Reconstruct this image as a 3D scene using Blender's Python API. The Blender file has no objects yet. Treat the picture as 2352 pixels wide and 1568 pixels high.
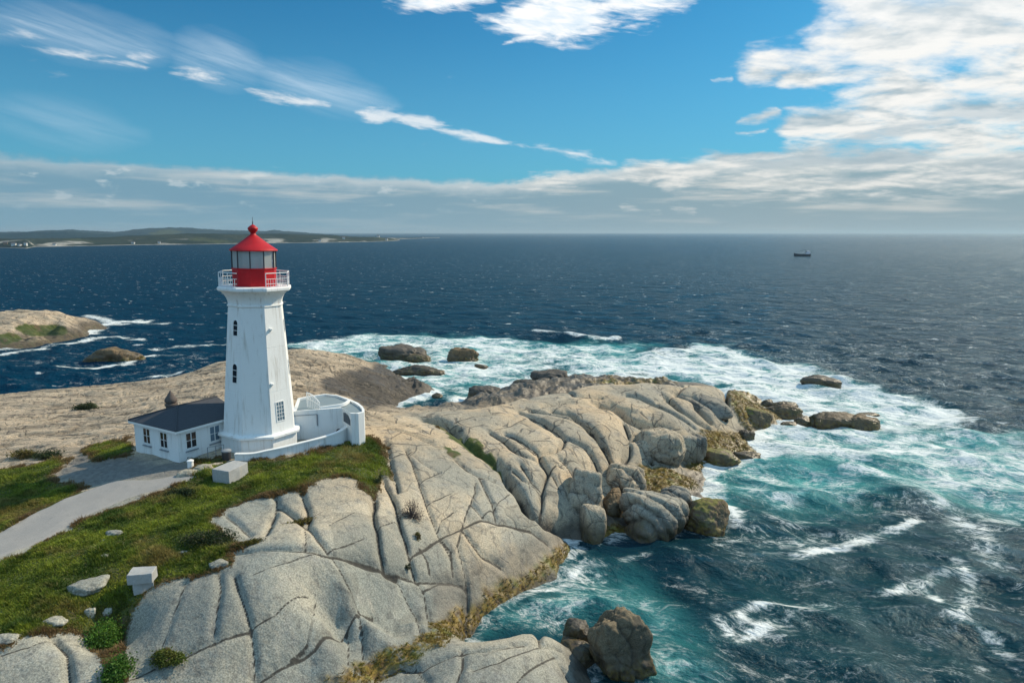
import bpy, bmesh, math, random
import numpy as np
from mathutils import Vector, Matrix, noise as mnoise

# ------------------------------------------------------------------ camera, sky, sun, exposure
sc = bpy.context.scene
COL = sc.collection
HC = 22.0                      # camera height above the sea, metres
PITCH = math.radians(9.06)
F = 1568.0                     # focal length in pixels of a 2352 px wide picture (24 mm on 36 mm)
cam_d = bpy.data.cameras.new('camera'); cam_d.lens = 24.0; cam_d.sensor_width = 36.0
cam_d.clip_end = 200000.0; cam_d.clip_start = 0.1
cam = bpy.data.objects.new('camera', cam_d); COL.objects.link(cam)
cam.location = (0, 0, HC); cam.rotation_euler = (math.pi/2 - PITCH, 0, 0)
sc.camera = cam
SUN_AZ = math.radians(56.0)    # from +Y towards +X
SUN_EL = math.radians(37.0)
SUN = Vector((math.sin(SUN_AZ)*math.cos(SUN_EL), math.cos(SUN_AZ)*math.cos(SUN_EL), math.sin(SUN_EL)))
sl = bpy.data.lights.new('sun', 'SUN'); sl.energy = 4.1; sl.angle = math.radians(0.55); sl.color = (1.0, 0.855, 0.635)
so = bpy.data.objects.new('sun', sl); COL.objects.link(so)
so.rotation_euler = SUN.to_track_quat('Z', 'Y').to_euler(); so.location = (60, 40, 80)
sc.view_settings.view_transform = 'Standard'; sc.view_settings.look = 'None'
sc.view_settings.exposure = 0.35; sc.view_settings.gamma = 1.0; sc.view_settings.use_curve_mapping = False
sc.render.engine = 'CYCLES'
sc.cycles.max_bounces = 6; sc.cycles.transparent_max_bounces = 8; sc.cycles.caustics_reflective = False
sc.cycles.caustics_refractive = False; sc.cycles.sample_clamp_direct = 6.0; sc.cycles.sample_clamp_indirect = 4.0

# ------------------------------------------------------------------ pixel <-> world
CP, SP = math.cos(PITCH), math.sin(PITCH)
def ray(u, v):
    a = (u-1176.0)/F; b = (784.0-v)/F
    return np.array([a, CP + b*SP, -SP + b*CP])
def P(u, v, z=0.0):            # the point of height z seen at picture position (u, v)
    d = ray(u, v); t = (z-HC)/d[2]
    return np.array([d[0]*t, d[1]*t, z])
def proj(x, y, z):
    dz = z-HC
    dep = y*CP - dz*SP; up = y*SP + dz*CP
    return 1176.0 + F*x/dep, 784.0 - F*up/dep
def azel(u, v):
    d = ray(u, v); d = d/np.linalg.norm(d)
    return math.degrees(math.atan2(d[0], d[1])), math.degrees(math.asin(d[2]))

# ------------------------------------------------------------------ node helpers
class NT:
    def __init__(s, tree): s.t = tree; s.n = tree.nodes; s.l = tree.links
    def add(s, typ, **kw):
        nd = s.n.new(typ)
        for k, val in kw.items(): setattr(nd, k, val)
        return nd
    def _in(s, sock, val):
        if val is None: return
        if hasattr(val, 'node'): s.l.new(val, sock)
        else: sock.default_value = val
    def math(s, op, a, b=None, c=None, clamp=False):
        nd = s.add('ShaderNodeMath', operation=op); nd.use_clamp = clamp
        s._in(nd.inputs[0], a)
        if b is not None: s._in(nd.inputs[1], b)
        if c is not None: s._in(nd.inputs[2], c)
        return nd.outputs[0]
    def vmath(s, op, a, b=None, scale=None):
        nd = s.add('ShaderNodeVectorMath', operation=op)
        s._in(nd.inputs[0], a)
        if b is not None: s._in(nd.inputs[1], b)
        if scale is not None: s._in(nd.inputs['Scale'], scale)
        return nd.outputs['Value'] if op in ('LENGTH', 'DOT_PRODUCT', 'DISTANCE') else nd.outputs[0]
    def sstep(s, x, lo, hi, a=0.0, b=1.0):
        nd = s.add('ShaderNodeMapRange', interpolation_type='SMOOTHSTEP')
        s._in(nd.inputs[0], x); s._in(nd.inputs[1], lo); s._in(nd.inputs[2], hi); s._in(nd.inputs[3], a); s._in(nd.inputs[4], b)
        return nd.outputs[0]
    def lin(s, x, lo, hi, a=0.0, b=1.0):
        nd = s.add('ShaderNodeMapRange'); nd.clamp = True
        s._in(nd.inputs[0], x); s._in(nd.inputs[1], lo); s._in(nd.inputs[2], hi); s._in(nd.inputs[3], a); s._in(nd.inputs[4], b)
        return nd.outputs[0]
    def noise(s, vec, scale, detail=4, rough=0.55, dist=0.0, out=0):
        nd = s.add('ShaderNodeTexNoise'); s._in(nd.inputs['Vector'], vec)
        s._in(nd.inputs['Scale'], scale); nd.inputs['Detail'].default_value = detail
        nd.inputs['Roughness'].default_value = rough; nd.inputs['Distortion'].default_value = dist
        return nd.outputs[out]
    def mix(s, fac, a, b, blend='MIX'):
        nd = s.add('ShaderNodeMix', data_type='RGBA', blend_type=blend)
        s._in(nd.inputs[0], fac)
        s._in(nd.inputs[6], a if hasattr(a, 'node') else tuple(a)+((1,) if len(a) == 3 else ()))
        s._in(nd.inputs[7], b if hasattr(b, 'node') else tuple(b)+((1,) if len(b) == 3 else ()))
        return nd.outputs[2]
    def scalev(s, vec, sx, sy, sz, rot=0.0):
        if rot:
            r_ = s.add('ShaderNodeMapping'); s._in(r_.inputs[0], vec); r_.inputs['Rotation'].default_value = (0, 0, rot); vec = r_.outputs[0]; rot = 0.0
        nd = s.add('ShaderNodeMapping'); s._in(nd.inputs[0], vec)
        nd.inputs['Scale'].default_value = (sx, sy, sz); nd.inputs['Rotation'].default_value = (0, 0, rot)
        return nd.outputs[0]
    def attr(s, name):
        nd = s.add('ShaderNodeAttribute', attribute_name=name); return nd.outputs['Fac']
    def bump(s, h, strength=1.0, dist=0.1, nrm=None):
        nd = s.add('ShaderNodeBump'); s._in(nd.inputs['Height'], h)
        s._in(nd.inputs['Strength'], strength); s._in(nd.inputs['Distance'], dist)
        if nrm is not None: s.l.new(nrm, nd.inputs['Normal'])
        return nd.outputs[0]

def new_mat(name):
    m = bpy.data.materials.new(name); m.use_nodes = True
    nt = NT(m.node_tree); bs = m.node_tree.nodes['Principled BSDF']
    pos = nt.add('ShaderNodeNewGeometry').outputs['Position']
    return m, nt, bs, pos

# ------------------------------------------------------------------ world: sky and clouds
def build_world():
    w = bpy.data.worlds.new('World'); sc.world = w; w.use_nodes = True
    n = NT(w.node_tree); bg = w.node_tree.nodes['Background']
    sky = n.add('ShaderNodeTexSky', sky_type='NISHITA'); sky.sun_disc = False
    sky.sun_elevation = SUN_EL; sky.sun_rotation = SUN_AZ
    sky.air_density = 1.0; sky.dust_density = 0.6; sky.ozone_density = 2.2; sky.altitude = 0
    d = n.vmath('NORMALIZE', n.add('ShaderNodeTexCoord').outputs['Generated'])
    sx = n.add('ShaderNodeSeparateXYZ'); n.l.new(d, sx.inputs[0])
    dx, dy, dz = sx.outputs
    az = n.math('MULTIPLY', n.math('ARCTAN2', dx, dy), 57.29578)
    el = n.math('MULTIPLY', n.math('ARCSINE', dz), 57.29578)
    # flat cloud layer coordinates (perspective of a layer overhead)
    den = n.math('ADD', n.math('MAXIMUM', dz, 0.0), 0.17)
    q = n.add('ShaderNodeCombineXYZ')
    n.l.new(n.math('DIVIDE', dx, den), q.inputs[0]); n.l.new(n.math('DIVIDE', dy, den), q.inputs[1])
    q = q.outputs[0]
    ae = n.add('ShaderNodeCombineXYZ'); n.l.new(az, ae.inputs[0]); n.l.new(el, ae.inputs[1]); ae = ae.outputs[0]
    # domain warp, in degrees
    wn = n.noise(n.scalev(ae, .16, .42, 1), 1.0, 5, .6, 0, 1)
    warp = n.vmath('MULTIPLY', n.vmath('SUBTRACT', wn, (.5, .5, .5)), (4.2, 2.0, 0))
    wp = n.vmath('ADD', ae, warp)
    wsmall = n.vmath('MULTIPLY', n.vmath('SUBTRACT', wn, (.5, .5, .5)), (3.0, 1.15, 0))
    wps = n.vmath('ADD', ae, wsmall)
    def capsule(u0, v0, u1, v1, r0, soft, amp, coord):
        a = azel(u0, v0); b = azel(u1, v1); k = F*math.pi/180
        ab = (b[0]-a[0], b[1]-a[1]); L = math.hypot(*ab) or 1e-6
        rel = n.vmath('SUBTRACT', coord, (a[0], a[1], 0))
        t = n.math('DIVIDE', n.vmath('DOT_PRODUCT', rel, (ab[0]/L, ab[1]/L, 0)), L, clamp=True)
        nd = n.add('ShaderNodeVectorMath', operation='SCALE'); nd.inputs[0].default_value = (ab[0], ab[1], 0); n.l.new(t, nd.inputs['Scale'])
        dist = n.vmath('LENGTH', n.vmath('SUBTRACT', rel, nd.outputs[0]))
        # thin the ends of the streak
        if coord is wps:
            e = n.math('SUBTRACT', n.math('MULTIPLY', t, 2.0), 1.0)
            e = n.math('SUBTRACT', 1.0, n.math('MULTIPLY', n.math('MULTIPLY', e, e), .6))
            return n.math('MULTIPLY', n.math('SUBTRACT', e, n.math('DIVIDE', dist, 1.35*(r0+.5*soft)/k)), amp)
        return n.sstep(dist, (r0-soft)/k, (r0+soft)/k, amp, 0.0)
    def union(lst, coord):
        o = None
        for c in lst:
            x = capsule(*c, coord)
            o = x if o is None else n.math('MAXIMUM', o, x)
        return o
    # --- the broken cloud field on the right and the cloud at the top
    field = union([
        (2010, -40, 2500, -60, 95, 60, 1.0), (2060, 60, 2480, 60, 60, 50, .95),
        (1740, 150, 1900, 130, 38, 34, 1.0), (1900, 120, 2150, 105, 62, 40, 1.0), (1830, 165, 2060, 150, 30, 30, .95),
        (2080, 190, 2480, 170, 90, 55, 1.0), (1990, 240, 2400, 250, 60, 40, 1.0),
        (1860, 300, 2300, 290, 55, 36, 1.0), (1700, 268, 1790, 262, 12, 14, .95), (1690, 300, 1760, 297, 5, 8, .8),
        (1850, 345, 2400, 340, 50, 40, .95), (1450, 385, 1900, 372, 22, 22, .95), (1560, 410, 2400, 400, 36, 34, .85),
        (1210, 415, 1500, 400, 16, 18, .8), (1830, 450, 2350, 440, 26, 30, .62), (1420, 480, 1500, 486, 10, 12, .66), (1550, 480, 1580, 484, 10, 10, .66),
        (1650, 182, 1690, 182, 6, 6, .8), (2150, 482, 2352, 478, 8, 10, .6), (1640, 472, 1850, 470, 10, 14, .5),
    ], wp)
    top = union([(870, 8, 1130, -6, 22, 10, 1.2), (1150, 48, 1440, 18, 50, 12, 1.3), (1120, 66, 1360, 62, 20, 8, 1.1), (1330, 20, 1640, -22, 40, 12, 1.15), (1150, 104, 1260, 82, 6, 4, .9), (1400, 66, 1530, 42, 8, 5, .7), (1100, 40, 1180, 50, 10, 8, .6)], wps)
    fb = n.noise(n.scalev(q, 1.0, 1.25, 1), 2.9, 10, .60, .15)
    sh = n.vmath('ADD', q, (0.05, 0.05, 0))
    fb2 = n.noise(n.scalev(sh, 1.0, 1.25, 1), 2.9, 6, .56, .15)
    fld = field
    dens = n.sstep(n.math('ADD', fld, n.math('MULTIPLY', n.math('SUBTRACT', fb, .5), 2.4)), .36, 1.10)
    # finer texture in degrees so edges stay broken near the horizon
    shade = n.math('ADD', n.math('MULTIPLY', n.math('SUBTRACT', fb, fb2), 2.6), n.lin(fb, .40, .70, .80, .35))
    # --- thin streaks and cirrus on the left
    streak = union([
        (40, 110, 265, 134, 6, 4, .72), (225, 141, 355, 157, 4, 3, .58), (298, 130, 375, 137, 8, 5, .70), (395, 168, 520, 188, 9, 5, .85),
        (565, 209, 755, 243, 10, 5, .95), (818, 258, 940, 268, 13, 4, 1.5), (900, 268, 1030, 286, 12, 4, 1.4),
        (995, 294, 1165, 324, 8, 4, 1.2), (1150, 322, 1240, 338, 3, 4, .5), (1235, 334, 1420, 374, 9, 6, .75), (0, 74, 95, 84, 12, 6, .38)], wps)
    fine = n.noise(n.scalev(ae, .42, 1.9, 1, math.radians(8)), 1.0, 8, .62, .4)
    fdet = n.math('MULTIPLY', n.math('SUBTRACT', fine, .5), 1.5)
    streak = n.sstep(n.math('ADD', streak, n.math('MULTIPLY', fdet, 1.5)), .05, 1.15, 0, .78)
    top = n.sstep(n.math('ADD', top, n.math('ADD', fdet, n.math('MULTIPLY', n.math('SUBTRACT', fb, .5), 2.2))), .10, 1.0)
    cir = union([(-60, 36, 420, 120, 24, 40, .42), (380, 112, 620, 165, 26, 40, .46), (580, 160, 900, 245, 24, 40, .40), (-50, 75, 90, 82, 12, 16, .26), (-60, 245, 330, 310, 26, 34, .16)], wps)
    cn = n.noise(n.scalev(ae, .07, .85, 1, math.radians(14)), 1.0, 8, .62, .3)
    cir = n.math('MULTIPLY', cir, n.lin(cn, .36, .62, .25, 1.2))
    # --- bank of haze and cloud above the horizon
    fc = n.add('ShaderNodeFloatCurve'); cv = fc.mapping.curves[0]
    prof = [(-300, 335), (0, 347), (150, 362), (320, 372), (600, 388), (900, 405), (1170, 412), (1300, 395), (1450, 378), (1700, 362), (2352, 340), (2700, 330)]
    pts = [((azel(u, v)[0]+50)/100, azel(u, v)[1]/14) for u, v in prof]
    while len(cv.points) < len(pts): cv.points.new(.5, .5)
    for p_, (x, y) in zip(cv.points, pts): p_.location = (min(max(x, 0), 1), y)
    fc.mapping.update()
    n.l.new(n.math('DIVIDE', n.math('ADD', az, 50.0), 100.0), fc.inputs['Value'])
    topel = n.math('MULTIPLY', fc.outputs[0], 14.0)
    puff = n.noise(n.scalev(ae, .30, .55, 1), 1.0, 6, .62)
    above = n.math('SUBTRACT', topel, n.math('SUBTRACT', el, n.math('MULTIPLY', n.math('SUBTRACT', puff, .5), 1.5)))
    bank = n.sstep(above, -.12, .55)
    rimw = n.math('MULTIPLY', n.sstep(above, -.1, .35), n.sstep(above, .25, 1.5, 1.0, 0.0))
    st = n.noise(n.scalev(ae, .075, .85, 1), 1.0, 6, .58)
    stf = n.sstep(st, .47, .70)
    puf2 = n.sstep(n.noise(n.scalev(ae, .42, 1.0, 1), 1.0, 4, .55), .58, .70)
    azr = n.lin(az, -20, 22)
    # colours (radiance at exposure 0)
    K = 1.0
    skyc = n.vmath('MULTIPLY', sky.outputs[0], (0.0140, 0.0565, 0.0735))
    hz = n.mix(n.sstep(el, 0, 14), (.27, .43, .49), (.0, .0, .0))
    bankc = n.mix(azr, (.150, .275, .360), (.225, .315, .355))
    bankc = n.mix(n.math('MULTIPLY', stf, n.lin(az, -25, 20, .45, .88)), bankc, (.56, .56, .53))
    bankc = n.mix(n.math('MULTIPLY', n.math('MULTIPLY', puf2, n.sstep(el, .8, 3.5)), n.lin(az, -5, 8, .38, .0)), bankc, (.62, .66, .66))
    bankc = n.mix(n.math('MULTIPLY', rimw, n.lin(az, -30, 10, .26, .70)), bankc, (.66, .67, .65))
    lowh = n.sstep(el, .2, 2.8, .78, 0.0)
    bankc = n.mix(lowh, bankc, n.mix(azr, (.165, .295, .375), (.245, .325, .365)))
    c = n.mix(n.math('MULTIPLY', n.sstep(el, 3, 18, .75, 0.0), .6), skyc, (.135, .36, .52))
    c = n.mix(cir, c, (.62, .72, .80))
    c = n.mix(n.math('MULTIPLY', bank, n.sstep(el, 1, 8, 1.0, .86)), c, bankc)
    cl = n.mix(n.sstep(shade, .22, .78), (.33, .41, .45), (.78, .765, .73))
    grey = n.math('MULTIPLY', n.sstep(n.noise(n.scalev(ae, .085, .42, 1, math.radians(-4)), 1.0, 7, .6, .3), .44, .57), n.math('MULTIPLY', n.sstep(el, 12.5, 4), n.sstep(az, 2, 18)))
    cl = n.mix(n.math('MULTIPLY', grey, .80), cl, (.235, .345, .42))
    cl = n.mix(n.sstep(el, 2, 9, .45, 0.0), cl, (.47, .49, .47))
    cl = n.mix(n.math('MULTIPLY', n.sstep(el, 10, 18), .5), cl, (.82, .84, .85))
    c = n.mix(n.math('MULTIPLY', dens, n.sstep(el, .6, 3.2, .25, .97)), c, cl)
    c = n.mix(top, c, n.mix(n.sstep(fine, .35, .6), (.60, .70, .78), (.80, .81, .82)))
    c = n.mix(streak, c, (.72, .74, .75))
    # added fill light: unseen sky overhead and behind the camera is brightened
    rear_fill = n.math('MULTIPLY', n.math('MAXIMUM', n.sstep(dy, .35, -.35), n.sstep(el, 38, 62)), n.lin(n.noise(d, 2.2, 5, .6), .3, .6, .6, 1.0))
    c = n.mix(rear_fill, c, (.30, .50, .70))
    # below the horizon: dull sea colour
    c = n.mix(n.sstep(el, -1.0, 0.0), (.06, .10, .13), c)
    n.l.new(c, bg.inputs[0]); bg.inputs[1].default_value = 1.0
    w.cycles.sampling_method = 'MANUAL'; w.cycles.sample_map_resolution = 1024
build_world()

# ------------------------------------------------------------------ numpy noise
_rs = np.random.RandomState(7)
_perm = _rs.permutation(256); _perm = np.concatenate([_perm, _perm])
_ga = _rs.rand(256)*2*np.pi; _gx, _gy = np.cos(_ga), np.sin(_ga)
def pnoise(x, y):
    xi = np.floor(x).astype(int); yi = np.floor(y).astype(int); xf = x-xi; yf = y-yi; xi &= 255; yi &= 255
    u = xf*xf*xf*(xf*(xf*6-15)+10); v = yf*yf*yf*(yf*(yf*6-15)+10)
    def g(ix, iy, fx, fy):
        h = _perm[_perm[ix & 255]+(iy & 255)]; return _gx[h]*fx+_gy[h]*fy
    a = g(xi, yi, xf, yf); b = g(xi+1, yi, xf-1, yf); c = g(xi, yi+1, xf, yf-1); d = g(xi+1, yi+1, xf-1, yf-1)
    return (a+(b-a)*u)*(1-v)+(c+(d-c)*u)*v
def fbm(x, y, oct=4, lac=2.03, gain=.5):
    s = 0; a = 1.0
    for i in range(oct):
        s = s + a*pnoise(x+17.3*i, y-9.1*i); x = x*lac; y = y*lac; a *= gain
    return s
def smooth(x, a, b):
    t = np.clip((x-a)/(b-a), 0, 1); return t*t*(3-2*t)

# ------------------------------------------------------------------ object helpers
def tag(o, label=None, cat=None, group=None, kind=None):
    if label: o['label'] = label
    if cat: o['category'] = cat
    if group: o['group'] = group
    if kind: o['kind'] = kind
    return o
def empty(name, loc, label, cat, group=None, rz=0.0):
    o = bpy.data.objects.new(name, None); COL.objects.link(o); o.location = loc; o.rotation_euler = (0, 0, rz)
    o.empty_display_size = .3
    return tag(o, label, cat, group)
def mesh_obj(name, verts, faces, mat, parent=None, smooth_=False, mats=None):
    me = bpy.data.meshes.new(name); me.from_pydata([tuple(v) for v in verts], [], faces); me.update()
    o = bpy.data.objects.new(name, me); COL.objects.link(o)
    if mat: me.materials.append(mat)
    for m in mats or []: me.materials.append(m)
    if parent is not None: o.parent = parent
    if smooth_: me.polygons.foreach_set('use_smooth', [True]*len(me.polygons))
    return o
def bm_obj(name, bm, mat, parent=None, smooth_=False, auto=None):
    me = bpy.data.meshes.new(name); bmesh.ops.recalc_face_normals(bm, faces=bm.faces[:]); bm.to_mesh(me); bm.free()
    o = bpy.data.objects.new(name, me); COL.objects.link(o); me.materials.append(mat)
    if parent is not None: o.parent = parent
    if smooth_: me.polygons.foreach_set('use_smooth', [True]*len(me.polygons))
    if auto is not None:
        me.polygons.foreach_set('use_smooth', [True]*len(me.polygons))
        try: me.set_sharp_from_angle(angle=math.radians(auto))
        except Exception: pass
    return o
def grid_obj(name, X, Y, Z, mat, attrs=None, keep=None):
    ny, nx = X.shape
    co = np.stack([X.ravel(), Y.ravel(), Z.ravel()], 1).astype(np.float32)
    i = np.arange(nx*ny).reshape(ny, nx)
    quads = np.stack([i[:-1, :-1], i[:-1, 1:], i[1:, 1:], i[1:, :-1]], -1).reshape(-1, 4)
    if keep is not None:
        kq = keep.ravel()[quads].any(1); quads = quads[kq]
        used = np.unique(quads); remap = np.full(nx*ny, -1, np.int64); remap[used] = np.arange(len(used))
        co = co[used]; quads = remap[quads]
        if attrs: attrs = {k: v.ravel()[used] for k, v in attrs.items()}
    return raw_mesh(name, co, quads, mat, attrs, True)
def raw_mesh(name, co, faces, mat, attrs=None, smooth_=False):
    k = faces.shape[1]; me = bpy.data.meshes.new(name)
    me.vertices.add(len(co)); me.vertices.foreach_set('co', np.ascontiguousarray(co, dtype=np.float32).ravel())
    me.loops.add(faces.size); me.loops.foreach_set('vertex_index', faces.ravel().astype(np.int32))
    me.polygons.add(len(faces)); me.polygons.foreach_set('loop_start', (np.arange(len(faces))*k).astype(np.int32))
    me.polygons.foreach_set('loop_total', np.full(len(faces), k, np.int32))
    if smooth_: me.polygons.foreach_set('use_smooth', np.ones(len(faces), dtype=bool))
    me.update(calc_edges=True)
    for nm, v in (attrs or {}).items():
        a = me.attributes.new(nm, 'FLOAT', 'POINT'); a.data.foreach_set('value', np.ascontiguousarray(v.ravel(), dtype=np.float32))
    o = bpy.data.objects.new(name, me); COL.objects.link(o)
    if mat: me.materials.append(mat)
    return o
def box(bm, x0, x1, y0, y1, z0, z1, M=None):
    vs = [bm.verts.new(Vector(p) if M is None else M @ Vector(p)) for p in
          [(x0, y0, z0), (x1, y0, z0), (x1, y1, z0), (x0, y1, z0), (x0, y0, z1), (x1, y0, z1), (x1, y1, z1), (x0, y1, z1)]]
    for f in [(0, 3, 2, 1), (4, 5, 6, 7), (0, 1, 5, 4), (1, 2, 6, 5), (2, 3, 7, 6), (3, 0, 4, 7)]: bm.faces.new([vs[i] for i in f])
    return vs
def tube(bm, a, b, r, n=6):
    a, b = Vector(a), Vector(b); d = (b-a).normalized(); t = d.orthogonal().normalized(); s = d.cross(t)
    ring = [[bm.verts.new(p + (t*math.cos(k*2*math.pi/n)+s*math.sin(k*2*math.pi/n))*r) for k in range(n)] for p in (a, b)]
    for k in range(n): bm.faces.new([ring[0][k], ring[0][(k+1) % n], ring[1][(k+1) % n], ring[1][k]])
    bm.faces.new(ring[0][::-1]); bm.faces.new(ring[1])
def lathe(bm, prof, n, rot=0.0, cx=0, cy=0, cap=True):
    rings = [[bm.verts.new((cx+r*math.cos(rot+k*2*math.pi/n), cy+r*math.sin(rot+k*2*math.pi/n), z)) for k in range(n)] for r, z in prof]
    for a, b in zip(rings, rings[1:]):
        for k in range(n): bm.faces.new([a[k], a[(k+1) % n], b[(k+1) % n], b[k]])
    if cap: bm.faces.new(rings[0][::-1]); bm.faces.new(rings[-1])
def inpoly(px, py, poly):
    poly = np.asarray(poly, float); c = np.zeros(px.shape, bool); j = len(poly)-1
    for i in range(len(poly)):
        xi, yi = poly[i]; xj, yj = poly[j]
        if yi != yj: c ^= ((yi > py) != (yj > py)) & (px < (xj-xi)*(py-yi)/(yj-yi)+xi)
        j = i
    return c
def dseg(px, py, a, b):
    dx, dy = b[0]-a[0], b[1]-a[1]; L = dx*dx+dy*dy+1e-12
    t = np.clip(((px-a[0])*dx+(py-a[1])*dy)/L, 0, 1)
    return np.hypot(px-a[0]-t*dx, py-a[1]-t*dy)
def sdpoly(px, py, poly):
    d = np.full(px.shape, 1e9)
    for i in range(len(poly)): d = np.minimum(d, dseg(px, py, poly[i-1], poly[i]))
    return np.where(inpoly(px, py, poly), d, -d)

# ------------------------------------------------------------------ headland heights: control points (u, v, z)
CPTS = [
 # foreground rock at the lower left, gully
 (0,1500,5.3),(60,1470,5.5),(150,1475,5.3),(230,1510,4.8),(255,1560,4.2),(0,1568,4.7),(120,1560,4.6),(240,1470,3.8),(272,1540,2.7),(262,1500,3.3),
 # front dome
 (302,1470,4.6),(312,1530,3.9),(340,1400,5.2),(380,1350,5.7),(470,1325,6.0),(540,1340,5.9),(420,1430,5.1),(520,1430,5.1),(360,1500,4.4),(470,1520,4.2),(560,1500,4.1),(430,1568,3.5),(580,1568,2.9),
 (330,1330,5.7),(420,1305,5.9),(500,1290,6.1),
 (560,1290,6.3),(650,1265,6.45),(720,1270,6.4),(800,1290,6.1),(640,1340,5.8),(740,1360,5.4),(850,1350,5.0),(650,1430,4.7),(760,1450,4.1),(880,1430,3.7),(950,1350,4.0),
 (650,1520,3.4),(760,1510,2.9),(860,1490,2.4),(940,1450,2.0),(1000,1410,2.0),(1030,1350,2.9),(700,1560,2.2),(800,1530,1.5),(900,1495,1.2),(990,1455,.9),(1060,1415,1.0),
 (560,1175,6.6),(620,1150,6.75),(680,1140,6.85),(790,1095,6.95),(740,1130,6.8),(840,1130,6.6),(700,1200,6.4),(800,1190,6.3),(760,1240,6.2),(600,1210,6.5),(860,1200,5.9),(850,1260,5.5),(560,1240,6.4),
 # grass slope, path, left lawn
 (0,1300,6.1),(100,1260,6.2),(0,1400,5.6),(0,1480,5.3),(100,1350,5.9),(200,1300,6.1),(200,1400,5.4),(100,1430,5.3),(300,1200,6.4),(300,1280,6.1),(400,1150,6.6),(400,1250,6.3),(480,1220,6.4),
 (500,1110,6.8),(600,1090,6.9),(700,1070,6.95),(800,1040,6.9),(870,1040,6.6),(300,1360,5.5),(260,1420,4.9),
 (0,1250,6.2),(150,1170,6.4),(250,1130,6.6),(350,1110,6.8),(420,1095,6.9),(0,1200,6.2),(0,1100,6.1),(100,1120,6.3),(200,1080,6.7),(300,1060,6.9),(250,1080,6.8),(330,1080,6.9),
 (303,1045,7.0),(413,1062,6.95),(510,1040,7.0),(600,1050,7.0),(700,1030,7.0),(803,1000,6.9),(840,1003,6.8),
 # back slab
 (0,1070,5.7),(100,1030,5.6),(200,1010,5.9),(0,1000,5.0),(100,980,4.9),(200,960,4.9),(0,940,4.2),(100,930,4.3),(200,920,4.4),(300,930,5.0),(260,970,5.5),(300,890,4.5),(400,870,4.6),(450,850,4.7),
 (400,910,5.2),(0,905,3.6),(200,890,3.9),(510,835,4.7),(590,822,4.8),(665,815,4.6),(760,812,4.3),(840,832,3.4),(700,860,4.8),(800,860,3.8),(880,850,2.4),(700,900,5.2),(800,890,3.5),(900,870,2.0),(760,905,4.2),
 (880,900,1.6),(960,890,.9),(990,890,.1),(840,920,1.8),(840,936,.2),(907,863,.3),(862,834,.5),(940,875,.9),(1000,893,-.4),
 # slab right of the tower
 (900,960,6.5),(850,950,6.7),(900,1010,6.5),(930,1080,6.0),(880,1100,6.3),(900,1180,5.3),(950,1250,4.4),(880,1260,5.2),(950,1150,5.3),(1000,1000,6.3),(1000,1080,5.6),(1050,1020,5.8),(1000,1180,4.6),
 (1050,1120,5.0),(1100,1080,5.0),(1150,1130,4.2),(1080,1200,3.9),(1180,1180,3.5),(1235,1170,3.0),(1000,1250,3.8),(1080,1260,3.1),(1160,1230,2.9),(1240,1225,2.0),(1000,1310,3.0),(1080,1330,2.1),
 (1160,1290,1.9),(1230,1270,1.2),(1270,1250,.9),(1050,1380,1.4),(1150,1330,1.1),(1240,1290,.6),(1310,1250,.3),
 # ridge towards the point
 (950,945,6.4),(1050,941,6.2),(1130,930,6.0),(1200,911,5.6),(1300,896,5.2),(1350,888,5.0),(1420,882,4.8),(1500,882,4.6),(1600,886,4.2),(1660,890,3.9),
 (1100,990,5.7),(1200,960,5.5),(1300,930,5.3),(1400,920,4.9),(1500,920,4.6),(1600,930,3.8),(1650,920,3.6),(1200,1030,4.9),(1300,1000,4.9),(1400,980,4.4),(1480,960,4.1),(1550,970,3.6),(1600,985,2.8),
 (1250,1080,4.0),(1330,1060,3.9),(1400,1040,3.5),(1450,1010,3.5),(1280,1150,2.6),(1350,1110,2.2),(1430,1070,2.0),(1500,1030,2.2),
 (1530,1065,1.2),(1600,1020,1.5),(1650,1000,1.3),(1650,970,2.2),(1700,940,2.3),(1690,910,3.0),(1740,940,1.4),(1770,955,.6),(1700,985,.2),(1700,1010,.5),(1650,1050,.4),(1720,1030,.1),
 (1480,1080,1.3),(1540,1100,1.0),(1590,1110,.2),(1450,1120,1.0),(1400,1180,.7),(1360,1220,.4),(1500,1180,.4),(1560,1180,.2),
 (1325,1262,-.1),(1400,1268,-.6),(1550,1250,-.8),(1680,1200,-.9),(1640,1120,-.5),(1640,1085,-.4),(1760,1050,-.5),(1740,1000,-.3),(1800,965,-.4),(1750,915,-.2),
 (1200,1372,-.3),(1120,1425,-.3),(1090,1460,-.4),(1100,1400,.5),(1180,1350,.5),(1085,1435,.1),(1260,1300,.4),(950,1485,.4),(860,1525,.4),(770,1562,.4),(1030,1475,-.3),
 # rock at the bottom edge
 (880,1568,1.2),(920,1540,1.7),(1000,1508,2.2),(1100,1472,2.3),(1200,1446,2.1),(1260,1450,1.5),(1290,1480,1.0),(1000,1568,2.4),(1100,1530,2.7),(1200,1500,2.5),(1280,1530,1.6),(1345,1568,.3),(1200,1568,2.2),(1330,1500,-.8),(1380,1568,-1.2),
 # far side of the ridge
 (1300,871,.2),(1190,887,.2),(1240,880,.9),(1080,913,.3),(1150,905,1.6),(1000,938,2.5),(1100,920,2.0),(1200,896,2.4),(1300,881,2.4),(930,944,.8),(870,940,.0),(1450,872,1.5),(1600,878,1.2),
]
DEEP = [(950,925),(1050,895),(1000,880),(1100,862),(950,850),(1200,862),(1350,850),(1500,850),(1600,858),(1720,880),(1830,930),(1880,1000),(1830,1080),(1740,1150),(1740,1220),(1600,1300),(1450,1310),(1350,1340),(1250,1410),(1150,1475),(1450,1450),(1450,1568),(1550,1500),(1250,1395)]
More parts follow.
